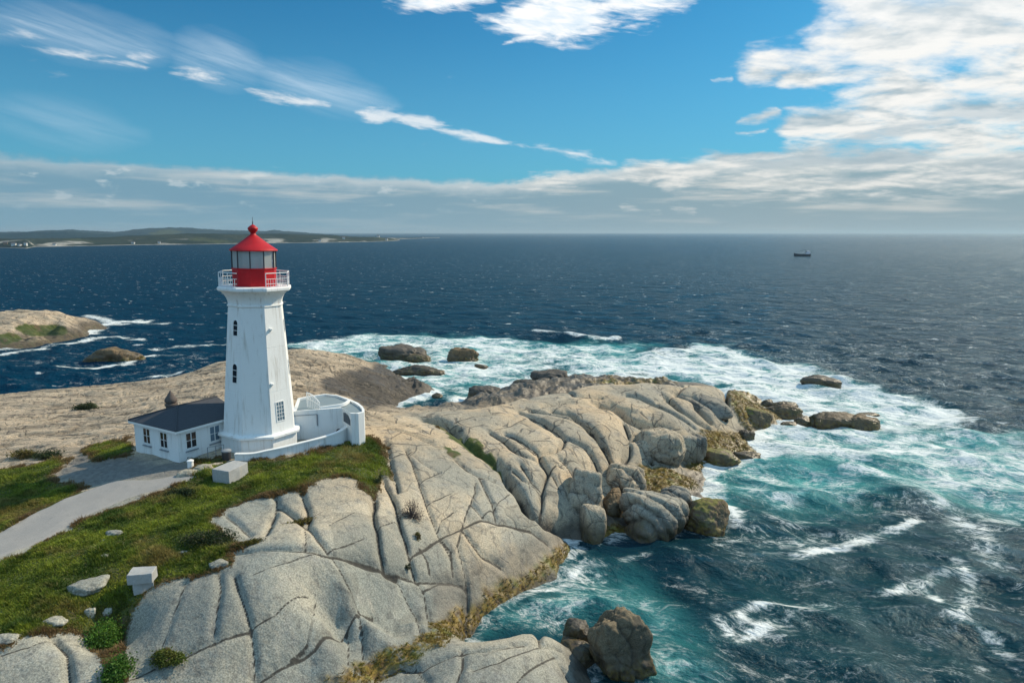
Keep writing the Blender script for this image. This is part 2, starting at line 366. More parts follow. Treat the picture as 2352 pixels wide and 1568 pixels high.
WPTS = [(-24,50,6.9),(-18,52,7.0),(-13,53.5,6.8),(-19,20,3.8),(-12,20,2.2),(-26,20,4.8),(-8,20,1.2),(-4,24,2.0),(2,24,1.2),(8,26,-3),(12,22,-3),(-66,92,-2.5),(-56,94,-2.5),(-46,97,-2.5),(-40,104,-2.5),(-34,112,-2.5),
        (-24,119,-2.5),(-14,121,-2.5),(-6,115,-2.5),(-66,60,4.5),(-66,40,6),(-45,40,6.2),(-40,25,5.5),(-62,20,5.5),(30,100,-3),(38,70,-3),(38,110,-3),(36,40,-3),(25,30,-3),(36,20,-3),(0,120,-4),(-66,122,-4),(38,122,-4)]
pts = [P(*c) for c in CPTS] + [np.array([*P(u, v, 0)[:2], -2.6]) for u, v in DEEP] + [np.array(w, float) for w in WPTS]
for u, v, z in [(850,942,6.4),(900,944,6.4),(950,945,6.4),(1050,941,6.2),(1130,930,6.0),(1200,911,5.6),(1300,896,5.2),(1350,888,5.0),(1420,882,4.8),(1500,882,4.6),(1600,886,4.2),(1660,890,3.9)]:
    a_ = P(u, v, z); d_ = ray(u, v); hd_ = np.hypot(d_[0], d_[1])
    for far_, drop_ in ((3.0, .45), (7.0, 1.3)):
        pts.append(np.array([a_[0]+d_[0]/hd_*far_, a_[1]+d_[1]/hd_*far_, a_[2]+d_[2]/hd_*far_-drop_]))
pts = np.array(pts)
def tps_fit(p, lam=.02):
    n = len(p); d2 = ((p[:, None, :2]-p[None, :, :2])**2).sum(-1)
    K = .5*d2*np.log(d2+1e-9); K[np.arange(n), np.arange(n)] = lam*100
    A = np.zeros((n+3, n+3)); A[:n, :n] = K; A[:n, n] = 1; A[:n, n+1:] = p[:, :2]; A[n, :n] = 1; A[n+1:, :n] = p[:, :2].T
    return np.linalg.solve(A, np.concatenate([p[:, 2], [0, 0, 0]]))
tw = tps_fit(pts)
def tps_eval(x, y):
    out = np.zeros(x.size); xs, ys = x.ravel(), y.ravel(); n = len(pts)
    for s in range(0, x.size, 20000):
        e = slice(s, s+20000); d2 = (xs[e, None]-pts[None, :, 0])**2+(ys[e, None]-pts[None, :, 1])**2
        out[e] = (.5*d2*np.log(d2+1e-9)) @ tw[:n] + tw[n]+tw[n+1]*xs[e]+tw[n+2]*ys[e]
    return out.reshape(x.shape)
# coarse evaluation, then bilinear
CX = np.arange(-68, 40.01, .5); CY = np.arange(17, 125.01, .5)
_gx2, _gy2 = np.meshgrid(CX, CY); BASE = tps_eval(_gx2, _gy2)
def bil(A, X0, Y0, st, x, y):
    fx = np.clip((x-X0)/st, 0, A.shape[1]-1.001); fy = np.clip((y-Y0)/st, 0, A.shape[0]-1.001)
    ix = fx.astype(int); iy = fy.astype(int); fx = fx-ix; fy = fy-iy
    return (A[iy, ix]*(1-fx)+A[iy, ix+1]*fx)*(1-fy)+(A[iy+1, ix]*(1-fx)+A[iy+1, ix+1]*fx)*fy
def base_h(x, y): return bil(BASE, -68, 17, .5, np.asarray(x, float), np.asarray(y, float))
def hit_with(hf, u, v, tmax=130):
    d = ray(u, v); t = np.arange(18, tmax, .05)
    x, y, z = d[0]*t, d[1]*t, HC+d[2]*t
    b = z < hf(x, y); k = int(np.argmax(b)) if b.any() else None
    if k is None or z[k] < -.6:
        return P(u, v, 0)
    return np.array([x[k], y[k], z[k]])

# ------------------------------------------------------------------ cracks in the granite (traced, then laid on the rock)
Z2 = lambda x, y: (x/2.2065, 857.5+y/2.2065)
Z3 = lambda x, y: (735+x/2.845, 796.2+y/2.845)
Z4 = lambda x, y: (1102.5+x/2.8439, 796.2+y/2.8439)
Z5 = lambda x, y: (735+x/2.56, 1163.7+y/2.56)
# (zoom, depth, half width, rounding depth, rounding width, points)
CR = [
 (Z2,.16,.05,.10,.45,[(1110,1010),(1115,1090),(1100,1200),(1085,1360)]),
 (Z2,.08,.04,.04,.35,[(960,1030),(900,1180),(820,1390)]),
 (Z2,.20,.06,.16,.55,[(1190,1020),(1230,1150),(1270,1290),(1285,1420),(1290,1560)]),
 (Z2,.16,.05,.10,.5,[(650,1540),(780,1490),(940,1420),(1100,1350),(1270,1290)]),
 (Z2,.06,.04,.02,.4,[(1270,1290),(1400,1220),(1560,1130)]),
 (Z2,.16,.05,.10,.5,[(1300,1560),(1450,1470),(1600,1390),(1760,1305),(1892,1240)]),
 (Z2,.25,.07,.20,.6,[(1200,905),(1350,888),(1500,890),(1670,905),(1780,930),(1892,965)]),
 (Z2,.16,.05,.10,.5,[(1670,905),(1720,990),(1780,1090),(1810,1180),(1830,1260),(1840,1330)]),
 (Z2,.25,.07,.22,.5,[(1530,600),(1560,690),(1560,770),(1610,830),(1660,890)]),
 (Z2,.16,.05,.12,.4,[(1145,715),(1200,760),(1270,820)]),
 (Z2,.25,.07,.22,.5,[(1390,600),(1400,640),(1400,690),(1370,770),(1345,815)]),
 (Z2,.25,.07,.22,.5,[(1410,665),(1480,710),(1550,770)]),
 (Z2,.05,.03,.0,.3,[(1660,770),(1800,700)]),(Z2,.06,.03,.02,.3,[(1660,890),(1840,830)]),(Z2,.05,.03,.0,.3,[(1280,1020),(1450,960),(1600,905)]),
 (Z2,.10,.05,.05,.4,[(1760,1305),(1770,1400),(1765,1480)]),(Z2,.06,.05,.03,.4,[(1600,1120),(1590,1250),(1560,1380),(1470,1450)]),
 (Z2,.10,.05,.12,.4,[(1545,770),(1550,880)]),
 (Z3,.45,.12,.35,.7,[(205,640),(330,760),(355,880),(350,1100),(390,1300),(415,1450),(480,1480)]),
 (Z3,.40,.10,.30,.6,[(345,740),(430,880),(490,1010),(530,1180),(570,1310),(600,1440),(620,1500)]),
 (Z3,.25,.08,.2,.6,[(440,620),(460,740),(510,930)]),
 (Z3,.07,.04,.03,.3,[(455,720),(600,675)]),(Z3,.08,.05,.05,.3,[(600,690),(680,760),(775,820),(645,880)]),
 (Z3,.18,.06,.14,.5,[(560,660),(620,800),(650,900),(700,1050),(760,1200),(780,1250),(850,1360),(870,1440)]),
 (Z3,.20,.06,.16,.5,[(0,1345),(150,1370),(330,1430),(500,1480),(700,1520),(850,1530),(960,1560)]),
 (Z3,.22,.07,.18,.55,[(580,1355),(680,1310),(790,1240),(920,1175),(1050,1125),(1150,1140),(1280,1160),(1380,1180),(1440,1230),(1490,1280)]),
 (Z3,.22,.07,.18,.5,[(1040,840),(1080,920),(1120,1010),(1145,1130)]),
 (Z3,.18,.06,.14,.4,[(1020,870),(1010,940),(980,1020),(1060,1110)]),(Z3,.14,.05,.1,.4,[(980,1020),(940,1130),(925,1180)]),
 (Z3,.16,.05,.12,.5,[(925,1180),(900,1300),(930,1420),(960,1560)]),(Z3,.22,.07,.18,.5,[(925,1180),(980,1270),(1050,1360),(1180,1440)]),
 (Z3,.18,.06,.14,.5,[(860,700),(920,760),(970,800),(1040,835),(1200,870),(1250,900)]),
 (Z3,.06,.04,.02,.3,[(1060,1110),(1140,1040),(1240,930)]),(Z3,.10,.04,.06,.3,[(770,1200),(790,1130),(870,1080)]),(Z3,.05,.03,.0,.3,[(690,1030),(850,960)]),(Z3,.06,.03,.03,.3,[(380,1170),(520,1130)]),
 (Z3,.12,.05,.08,.4,[(650,1310),(700,1400),(720,1480)]),(Z3,.12,.05,.08,.4,[(770,1250),(860,1340),(870,1500)]),
 (Z3,.9,.30,.6,1.0,[(700,440),(830,480),(930,570),(1010,640),(1100,690),(1200,770),(1250,860),(1310,920),(1360,1020)]),
 (Z3,1.3,.40,.7,1.0,[(1360,1020),(1440,1090),(1530,1140),(1620,1200),(1690,1260)]),
 (Z3,.10,.06,.08,.5,[(880,480),(1010,450),(1150,440)]),(Z3,.12,.06,.1,.4,[(310,440),(420,480),(560,500),(700,560)]),(Z3,.12,.06,.1,.4,[(440,530),(600,570),(760,640),(900,640)]),
 (Z3,.25,.08,.22,.5,[(1110,540),(1200,600),(1290,680),(1420,720),(1500,800)]),
 (Z3,.35,.10,.3,.6,[(1430,690),(1490,790),(1450,920),(1440,1060)]),
 (Z3,.25,.08,.22,.5,[(1260,780),(1330,850),(1440,920)]),(Z3,.2,.07,.2,.4,[(1310,750),(1380,860),(1450,910)]),
 (Z3,.10,.05,.06,.3,[(1500,800),(1540,770),(1590,790)]),(Z3,.12,.05,.08,.4,[(1520,830),(1580,950)]),
 (Z3,.22,.08,.2,.6,[(1300,410),(1430,460),(1550,530),(1600,580),(1580,640),(1530,670),(1430,690)]),
 (Z3,.35,.12,.35,.7,[(1380,400),(1520,420),(1660,450),(1780,520),(1840,620),(1880,690),(1910,740)]),
 (Z3,.18,.07,.16,.5,[(1560,720),(1620,780),(1660,850)]),(Z3,.14,.06,.12,.5,[(1200,560),(1290,600),(1400,680)]),
 (Z4,.25,.09,.25,.7,[(340,450),(430,500),(520,560),(600,590),(690,640),(750,720),(780,790)]),
 (Z4,.45,.14,.45,.8,[(480,400),(600,420),(690,480),(740,550),(810,610),(860,710)]),
 (Z4,.7,.20,.7,1.0,[(790,350),(900,380),(980,440),(1080,490),(1240,540)]),
 (Z4,.35,.12,.35,.8,[(960,300),(1060,320),(1160,370),(1290,430),(1400,500)]),
 (Z4,.25,.09,.25,.6,[(940,470),(980,580),(1080,550)]),(Z4,.25,.09,.25,.6,[(980,610),(980,680),(930,740)]),(Z4,.35,.1,.35,.6,[(1070,550),(1090,640),(1120,740)]),
 (Z4,.16,.07,.14,.6,[(1160,350),(1280,300),(1360,250)]),(Z4,.45,.14,.5,.8,[(1230,320),(1320,400),(1420,460),(1490,500)]),
 (Z4,.5,.14,.5,.8,[(1290,290),(1410,330),(1420,380),(1500,460)]),(Z4,.5,.14,.4,.7,[(1600,270),(1610,390),(1590,460)]),
 (Z4,.16,.08,.2,.9,[(300,330),(450,300),(620,310),(800,320)]),(Z4,.18,.08,.2,.9,[(720,220),(900,215),(1150,240),(1320,250)]),(Z4,.14,.08,.16,.8,[(400,380),(560,350),(760,360),(860,420)]),
 (Z4,.08,.05,.04,.4,[(90,530),(200,500),(300,450)]),(Z4,.14,.07,.12,.5,[(160,550),(280,610),(390,690)]),
 (Z5,.18,.06,.14,.5,[(330,1000),(480,950),(600,960),(660,920),(800,860),(1000,830),(1200,800)]),(Z5,.10,.05,.08,.4,[(560,940),(640,1035)]),(Z5,.16,.06,.1,.5,[(830,830),(840,930),(800,1035)]),
 (Z5,.12,.06,.1,.5,[(900,950),(1050,900),(1240,830),(1300,810)]),(Z5,.16,.06,.14,.5,[(1150,1030),(1230,950),(1380,870)]),(Z5,.2,.06,.16,.4,[(1420,940),(1480,1035)]),
 (Z5,.3,.1,.25,.6,[(1280,730),(1290,800),(1400,830)]),
 (Z5,.14,.05,.1,.5,[(440,390),(500,520),(560,640),(600,790)]),(Z5,.14,.05,.1,.5,[(560,410),(610,520),(650,690)]),(Z5,.10,.05,.08,.4,[(600,495),(700,440),(860,440)]),
 (Z5,.35,.09,.25,.5,[(860,440),(865,560),(855,700),(860,780)]),(Z5,.10,.05,.05,.4,[(230,690),(245,800),(250,900)]),
 (Z5,.14,.05,.1,.5,[(700,170),(770,260),(780,400)]),
 # left rock
 (Z2,.30,.09,.3,.6,[(270,1330),(330,1400),(345,1500),(360,1568)]),(Z2,.1,.05,.06,.5,[(0,1420),(140,1380),(260,1340)]),
]
crack_segs = []
for zf, dp, wd, rd, rw, pl in CR:
    W = [hit_with(base_h, *zf(*p_)) for p_ in pl]
    # subdivide and wander a little so that the joint is not a ruled line
    L = [W[0]]
    for a, b in zip(W, W[1:]):
        m = max(1, int(np.hypot(*(b-a)[:2])/.6))
        for k in range(1, m+1):
            p_ = a+(b-a)*k/m; L.append(p_+np.array([.10*fbm(p_[0]*1.3, p_[1]*1.3, 2), .10*fbm(p_[0]*1.3+40, p_[1]*1.3, 2), 0]))
    for a, b in zip(L, L[1:]): crack_segs.append((a, b, dp, wd, rd, rw, .95*rd if (zf is Z4 or (zf is Z3 and rd >= .2 and W[0][1] > 49)) else 0))

# ------------------------------------------------------------------ headland grid
def prog(a, b, s0, s1, p=1.0):
    out = [a]
    while out[-1] < b: out.append(out[-1]+s0+(s1-s0)*((out[-1]-a)/(b-a))**p)
    return np.array(out)
GS = .105
gxs = np.arange(-66, 38, GS); gys = prog(19, 123, .062, .30, .9)
TX, TY = np.meshgrid(gxs, gys)
TZ = base_h(TX, TY)
BZ0 = TZ.copy()
GU, GV = proj(TX, TY, TZ)
back = smooth(TY, 49, 58)*smooth(-TX, 9.5, 14)            # the slab behind the lighthouse
left = smooth(-TX, 20, 30)*smooth(TY, 40, 50)
back = np.maximum(back, left)
# grass-covered ground
GRASS = [
 [(-400,1500),(-400,1310),(0,1292),(100,1247),(200,1190),(330,1140),(430,1103),(500,1090),(560,1062),(700,1043),(790,1018),(800,1000),(850,1000),(885,1015),(893,1060),(905,1105),(880,1080),(862,1140),(840,1140),(805,1092),(735,1103),(690,1128),(560,1150),(480,1190),(480,1205),(540,1245),(610,1235),(540,1268),(515,1312),(440,1320),(380,1335),(330,1370),(295,1420),(280,1475),(205,1452),(100,1452),(40,1470),(0,1492)],
 [(-400,1240),(-400,1082),(0,1080),(90,1062),(175,1050),(140,1075),(112,1100),(215,1118),(190,1130),(90,1178),(0,1226)],
 [(185,1032),(240,1018),(300,1008),(303,1052),(250,1050),(215,1060)],
 [(975,950),(1000,955),(1050,982),(1100,1012),(1145,1050),(1165,1080),(1150,1070),(1100,1035),(1040,1000),(1000,970)],
 [(1010,1025),(1050,1030),(1058,1045),(1035,1048)],
 [(345,1525),(352,1508),(385,1486),(428,1500),(400,1522)],
 [(225,1440),(275,1465),(295,1568),(255,1568),(215,1480)],
 [(165,940),(180,930),(215,925),(235,932),(200,942)],
 [(0,1090),(60,1085),(60,1070),(0,1075)],[(430,1100),(480,1090),(520,1060),(500,1050),(440,1060)],
]
jn = fbm(TX*1.1, TY*1.1, 4)
gu = GU+22*fbm(TX*1.7, TY*1.7, 3); gv = GV+14*fbm(TX*1.7+31, TY*1.7, 3)
grass = np.zeros(TX.shape)
for g in GRASS: grass = np.maximum(grass, inpoly(gu, gv, g).astype(float))
grass[TY > 75] = 0
def blur(A, k=1, it=2):
    for _ in range(it):
        B = A.copy(); B[1:-1] = (A[:-2]+2*A[1:-1]+A[2:])/4; A = B; B = A.copy(); B[:, 1:-1] = (A[:, :-2]+2*A[:, 1:-1]+A[:, 2:])/4; A = B
    return A
grass = blur(grass, it=3)
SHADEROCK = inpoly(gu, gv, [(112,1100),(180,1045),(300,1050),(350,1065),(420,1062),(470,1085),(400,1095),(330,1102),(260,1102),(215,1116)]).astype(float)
# large relief, blocky jointing, strata on the far slab
rock = 1-grass
TZ += (.10*fbm(TX*.22, TY*.22, 4)+.03*fbm(TX*.9, TY*.9, 3))*(.5+.5*rock)
ang = math.radians(9); rxx = TX*math.cos(ang)+TY*math.sin(ang); ryy = -TX*math.sin(ang)+TY*math.cos(ang)
s1 = fbm(rxx*.09, ryy*.55+1.6*fbm(TX*.08, TY*.08, 2), 4); s2 = fbm(rxx*.22+9, ryy*1.1, 3)
ridged = 1-np.abs(s1)*2.2
TZ += back*rock*(.42*s1+.16*s2-.22*smooth(ridged, .78, 1.0))
crk = np.zeros(TX.shape)
crk = np.maximum(crk, back*rock*smooth(ridged, .84, 1.0)*.8*(fbm(TX*.3, TY*.3, 2) > -.1))
# darker, lumpier wet rock on the seaward side of the ridge
far = smooth(GU, 860, 930)*smooth(TY, 70, 80)*smooth(-TZ, -4.3, -2.2)*(TX < 22)
TZ += far*(.9*fbm(TX*.35, TY*.35, 4)+.2)*smooth(TZ, -1, .8)
low = smooth(-TZ, -1.5, -.2)*smooth(TZ, -1.5, -.2)
TZ += low*.30*fbm(TX*.8, TY*.8, 4)
ridge = smooth(GU, 1080, 1180)*smooth(TY, 50, 56)*(1-far)
# gentle curved sheets on the ridge
TZ += ridge*.10*np.sin((TX*.75-TY*.33)*1.7+2.2*fbm(TX*.1, TY*.1, 2))*smooth(fbm(TX*.15+5, TY*.15, 2), -.3, .4)
STEP = np.zeros(TX.shape)
for a, b, dp, wd, rd, rw, ST_ in crack_segs:
    R = rw*3.2+.3
    i0, i1 = np.searchsorted(gys, [min(a[1], b[1])-R, max(a[1], b[1])+R]); j0, j1 = np.searchsorted(gxs, [min(a[0], b[0])-R, max(a[0], b[0])+R])
    if i1 <= i0 or j1 <= j0: continue
    s = (slice(i0, i1), slice(j0, j1)); d = dseg(TX[s], TY[s], a, b)
    if 'CD' not in globals(): CD = np.zeros(TX.shape); CRND = np.zeros(TX.shape); CDIST = np.full(TX.shape, 9.0)
    near_ = 1-float(smooth(np.array(a[1]), 38, 52)); w2 = max(wd, .085+.0011*a[1]); wl = max(wd*.62, .034+.0010*a[1])*(.75+.5*abs(float(fbm(np.array([a[0]*.5]), np.array([a[1]*.5]), 2)[0])*2))
    CD[s] = np.maximum(CD[s], dp*np.exp(-(d/w2)**2)); CRND[s] = np.maximum(CRND[s], rd*(.9-.5*near_)*np.exp(-(d/(rw*(.7-.28*near_)))**1.3))
    if ST_ > 0:
        side_ = (b[0]-a[0])*(TY[s]-a[1])-(b[1]-a[1])*(TX[s]-a[0]); STEP[s] = np.maximum(STEP[s], ST_*(side_ < 0)*np.exp(-(d/(rw*1.5))**1.2))
    CDIST[s] = np.minimum(CDIST[s], d/(wl*(.75+min(1.0, dp*2.2))))
CD *= (1-.8*grass); CRND *= (1-.7*grass)
TZ -= blur(CD, it=1)*1.15*(1+.6*ridge)+blur(CRND, it=1)+blur(STEP, it=2)
TZ += grass*(.05+.07*fbm(TX*.8, TY*.8, 3))
ALG = [
 [(1068,1462),(1066,1405),(1130,1352),(1235,1298),(1285,1250),(1335,1245),(1310,1290),(1200,1362),(1118,1432)],
 [(735,1572),(860,1512),(950,1470),(1000,1432),(1062,1398),(1085,1452),(1000,1485),(850,1572)],
 [(1455,1070),(1520,1072),(1602,1108),(1560,1145),(1480,1125),(1440,1100)],
 [(1610,985),(1700,995),(1745,1055),(1690,1082),(1575,1078),(1600,1030)],
 [(1668,885),(1740,912),(1795,962),(1720,990),(1685,945)],
 [(1335,1245),(1420,1195),(1450,1235),(1380,1275)],[(1340,880),(1400,872),(1560,878),(1555,885),(1420,888)],
]
alg = np.zeros(TX.shape)
for g in ALG: alg = np.maximum(alg, inpoly(GU+20*jn, GV+12*jn, g).astype(float))
alg = blur(alg*(TZ < 3.2), it=3)
TZ += alg*(.12+.20*fbm(TX*1.6, TY*1.6, 4))
TZ = np.where(BZ0 < -1.2, np.minimum(TZ, -1.0), TZ)
def head_h(x, y):
    x = np.asarray(x, float); y = np.asarray(y, float)
    j = np.clip((x-gxs[0])/GS, 0, len(gxs)-1.001); jj = j.astype(int); fx = j-jj
    i = np.clip(np.searchsorted(gys, y)-1, 0, len(gys)-2); fy = np.clip((y-gys[i])/(gys[i+1]-gys[i]), 0, 1)
    return (TZ[i, jj]*(1-fx)+TZ[i, jj+1]*fx)*(1-fy)+(TZ[i+1, jj]*(1-fx)+TZ[i+1, jj+1]*fx)*fy
def ghit(u, v): return hit_with(head_h, u, v)

# ------------------------------------------------------------------ rock materials
def rock_mat(name, tint=(1, 1, 1), terrain=False, wetline=1.0, algae=0.0, dark=0.0, moss=0.0):
    m, n, bs, pos = new_mat(name)
    if not terrain:
        pass
    big = n.noise(pos, .16, 4, .55); mid = n.noise(pos, .9, 5, .6); fine = n.noise(pos, 14.0, 3, .7); grain = n.noise(pos, 38.0, 2, .6)
    ysp = n.add('ShaderNodeSeparateXYZ'); n.l.new(pos, ysp.inputs[0]); ysep = ysp.outputs[1]
    warm = n.sstep(n.math('ADD', ysep, n.math('MULTIPLY', n.math('SUBTRACT', big, .5), 30.0)), 30, 56)
    c = n.mix(n.sstep(big, .38, .64), n.mix(warm, (.232, .238, .208), (.320, .285, .220)), n.mix(warm, (.335, .318, .258), (.485, .370, .240)))
    c = n.mix(n.math('MULTIPLY', n.sstep(mid, .50, .72), .55), c, (.215, .215, .20))
    c = n.mix(n.math('MULTIPLY', n.sstep(n.noise(n.scalev(pos, 1, 1, .25), .7, 5, .65), .56, .74), .40), c, (.49, .43, .345))
    sep = n.add('ShaderNodeSeparateXYZ'); n.l.new(pos, sep.inputs[0]); z = sep.outputs[2]
    if terrain:
        bk = n.attr('back')
        cb = n.mix(n.sstep(n.noise(n.scalev(pos, .3, 1, 1, math.radians(-9)), .55, 6, .65), .36, .66), (.64, .50, .35), (.40, .32, .23))
        cb = n.mix(n.math('MULTIPLY', n.sstep(n.noise(n.scalev(pos, .35, 1.2, 1, math.radians(-9)), 1.0, 6, .7), .54, .66), .88), cb, (.10, .092, .08))
        c = n.mix(bk, c, cb)
    # black and rusty water streaks running down the faces
    sx = n.noise(n.scalev(pos, 1.6, 1.6, .12), 1.4, 4, .6)
    c = n.mix(n.math('MULTIPLY', n.sstep(sx, .53, .70), .55), c, (.10, .095, .086))
    wv_ = n.vmath('ADD', pos, n.vmath('MULTIPLY', n.vmath('SUBTRACT', n.noise(pos, .38, 1.5, .5, 0, 1), (.5, .5, .5)), (2.2, 2.2, 1.0)))
    vo = n.add('ShaderNodeTexVoronoi', feature='DISTANCE_TO_EDGE'); n.l.new(n.scalev(wv_, 1, .62, .8, math.radians(28)), vo.inputs['Vector']); vo.inputs['Scale'].default_value = .42 if terrain else .7
    vo2 = n.add('ShaderNodeTexVoronoi', feature='DISTANCE_TO_EDGE'); n.l.new(n.scalev(wv_, 1.0, .30, 1, math.radians(-38)), vo2.inputs['Vector']); vo2.inputs['Scale'].default_value = .75
    hair = n.math('MAXIMUM', n.math('MULTIPLY', n.sstep(vo.outputs[0], .012, .030, 1, 0), n.sstep(n.noise(pos, .6, 3, .5), .42, .54)),
                  n.math('MULTIPLY', n.sstep(vo2.outputs[0], .012, .035, 1, 0), n.sstep(n.noise(pos, .9, 3, .5), .50, .60)))
    hair = n.math('MULTIPLY', hair, n.lin(ysep, 34, 52, .12, 1.0))
    c = n.mix(n.math('MULTIPLY', hair, .68), c, (.075, .068, .056))
    # each block weathers to its own tone
    vc = n.add('ShaderNodeTexVoronoi'); n.l.new(n.scalev(wv_, 1, .62, .8, math.radians(28)), vc.inputs['Vector']); vc.inputs['Scale'].default_value = .42 if terrain else .7
    sepc = n.add('ShaderNodeSeparateColor'); n.l.new(vc.outputs['Color'], sepc.inputs[0])
    c = n.mix(1.0, c, n_rgb(n, n.lin(sepc.outputs[0], 0, 1, .84, 1.10)), 'MULTIPLY')
    # lichen blotches
    lich = n.sstep(n.noise(pos, 2.3, 6, .7), .60, .72)
    c = n.mix(n.math('MULTIPLY', lich, .35), c, (.14, .14, .13))
    spk = n.lin(fine, .32, .68, .58, 1.42)
    c = n.mix(1.0, c, n_rgb(n, spk), 'MULTIPLY')
    spk2 = n.lin(grain, .3, .7, .78, 1.22)
    c = n.mix(1.0, c, n_rgb(n, spk2), 'MULTIPLY')
    if tint != (1, 1, 1): c = n.mix(1.0, c, tint, 'MULTIPLY')
    if dark > 0: c = n.mix(dark, c, (.045, .045, .047))
    zz = n.math('ADD', z, n.math('MULTIPLY', n.math('SUBTRACT', n.noise(pos, .55, 5, .65), .5), 2.4))
    wet = n.sstep(zz, wetline*.35, wetline*1.5, 1.0, 0.0)
    if terrain:
        wet = n.math('MAXIMUM', wet, n.attr('wet'))
    c = n.mix(n.math('MULTIPLY', wet, .88), c, n.mix(n.sstep(mid, .4, .6), (.034, .030, .026), (.072, .060, .046)))
    if terrain:
        al = n.attr('algae')
    else:
        al = n.math('MULTIPLY', n.sstep(zz, wetline*.2, wetline*1.1, 1.0, 0.0), algae)
    an = n.noise(pos, 2.8, 5, .7)
    ac = n.mix(n.sstep(an, .38, .62), (.075, .042, .014), (.235, .160, .030))
    ac = n.mix(n.math('MULTIPLY', n.sstep(n.noise(pos, .8, 3, .5), .52, .68), .7), ac, (.150, .165, .030))
    c = n.mix(n.math('MULTIPLY', al, n.sstep(n.noise(pos, 1.7, 5, .7), .30, .52)), c, ac)
    if moss:
        ns = n.add('ShaderNodeSeparateXYZ'); n.l.new(n.add('ShaderNodeNewGeometry').outputs['Normal'], ns.inputs[0])
        mm = n.math('MULTIPLY', n.sstep(n.math('ADD', ns.outputs[2], n.math('MULTIPLY', n.math('SUBTRACT', n.noise(pos, 1.4, 5, .65), .5), 2.4)), .62, 1.0), n.sstep(z, .5, 1.0))
        c = n.mix(n.math('MULTIPLY', mm, .9), c, n.mix(n.noise(pos, 4, 4, .6), (.085, .085, .018), (.190, .180, .036)))
    if not terrain: c = n.mix(n.math('MULTIPLY', n.attr('groove'), .72), c, (.040, .037, .032))
    hgt = n.math('ADD', n.math('MULTIPLY', n.noise(pos, 2.6, 8, .62), .10), n.math('MULTIPLY', fine, .012))
    hgt = n.math('SUBTRACT', hgt, n.math('MULTIPLY', hair, .05))
    if terrain:
        cr = n.math('MAXIMUM', n.attr('crack'), n.sstep(n.math('ADD', n.attr('cdist'), n.math('MULTIPLY', n.math('SUBTRACT', n.noise(pos, 5, 4, .6), .5), .6)), .42, 1.0, 1.0, 0.0))
        c = n.mix(n.math('MULTIPLY', cr, .92), c, (.034, .030, .025))
        c = n.mix(n.math('MULTIPLY', n.attr('apron_shade'), .85), c, n.mix(n.sstep(n.noise(pos, 3.0, 6, .7), .35, .65), (.105, .105, .100), (.185, .180, .170)))  # shadow of the tower painted into the apron rock as a darker colour
        g = n.attr('grass')
        gn = n.noise(pos, 1.3, 6, .7)
        gc = n.mix(n.sstep(gn, .35, .65), (.045, .070, .014), (.090, .105, .024))
        gc = n.mix(n.sstep(n.noise(pos, .5, 5, .65), .53, .68), gc, (.13, .095, .050))
        c = n.mix(n.sstep(g, .3, .7), c, gc)
        hgt = n.math('ADD', hgt, n.math('MULTIPLY', n.math('MULTIPLY', g, n.noise(pos, 7, 4, .7)), .14))
        hgt = n.math('ADD', hgt, n.math('MULTIPLY', n.math('MULTIPLY', bk, n.noise(n.scalev(pos, .35, 1.3, 1, math.radians(-9)), 1.1, 9, .70)), .95))
    n.l.new(c, bs.inputs['Base Color'])
    n.l.new(n.lin(wet, 0, 1, .86, .42), bs.inputs['Roughness'])
    bs.inputs['Specular IOR Level'].default_value = .35
    n.l.new(n.bump(hgt, .85, 1.0), bs.inputs['Normal'])
    return m
def n_rgb(n, val):
    nd = n.add('ShaderNodeCombineXYZ')
    for i in range(3): n.l.new(val, nd.inputs[i])
    return nd.outputs[0]
M_TERR = rock_mat('granite_headland', terrain=True, wetline=1.05)
M_ROCK = rock_mat('granite_boulder', wetline=1.6, algae=.35)
M_DARK = rock_mat('dark_wet_boulder', wetline=1.6, algae=.35, dark=.84)
M_BROWN = rock_mat('brown_boulder', tint=(.46, .39, .30), wetline=1.35, algae=.55)
M_MOSS = rock_mat('mossy_boulder', tint=(.50, .43, .33), wetline=1.25, algae=.8, moss=1.0)
M_SHADE = rock_mat('shade_tinted_boulder', tint=(.62, .66, .72), wetline=.9, algae=.5)  # cooler, darker tint paints shade onto boulders that face away from the sun
M_PALE = rock_mat('pale_lichened_stone', tint=(1.02, 1.02, 1.02), wetline=.01)

wetattr = far*.85
wetattr = np.maximum(wetattr, smooth(GU, 790, 880)*smooth(-TZ, -4.2, -1.5)*(TY > 70)*.75*(GV < 942))
wetattr = np.maximum(wetattr, inpoly(GU+15*jn, GV+6*jn, [(735,868),(800,852),(870,838),(910,862),(1000,888),(850,942),(800,912),(745,903)])*1.0)
wetattr = np.maximum(wetattr, inpoly(GU+15*jn, GV+6*jn, [(690,898),(760,880),(830,850),(880,842),(910,862),(880,880),(800,900)])*.5)
wetattr = np.maximum(wetattr, inpoly(GU, GV, [(985,1325),(1100,1290),(1250,1215),(1290,1240),(1240,1290),(1100,1350),(1010,1440)])*.6)
wetattr = np.maximum(wetattr, (TY < 50)*(TX > -14)*smooth(-TZ, -2.1, -.6)*.85*smooth(fbm(TX*.7, TY*.7, 3), -.5, .15))
hd = grid_obj('headland', TX, TY, TZ, M_TERR, dict(crack=np.clip(crk, 0, 1), cdist=np.clip(CDIST+3*grass, 0, 3), apron_shade=blur(SHADEROCK*(1-grass), it=4), grass=grass, algae=alg, back=np.clip(back, 0, 1), wet=blur(wetattr, it=6)), keep=TZ > -2.2)
tag(hd, kind='structure')

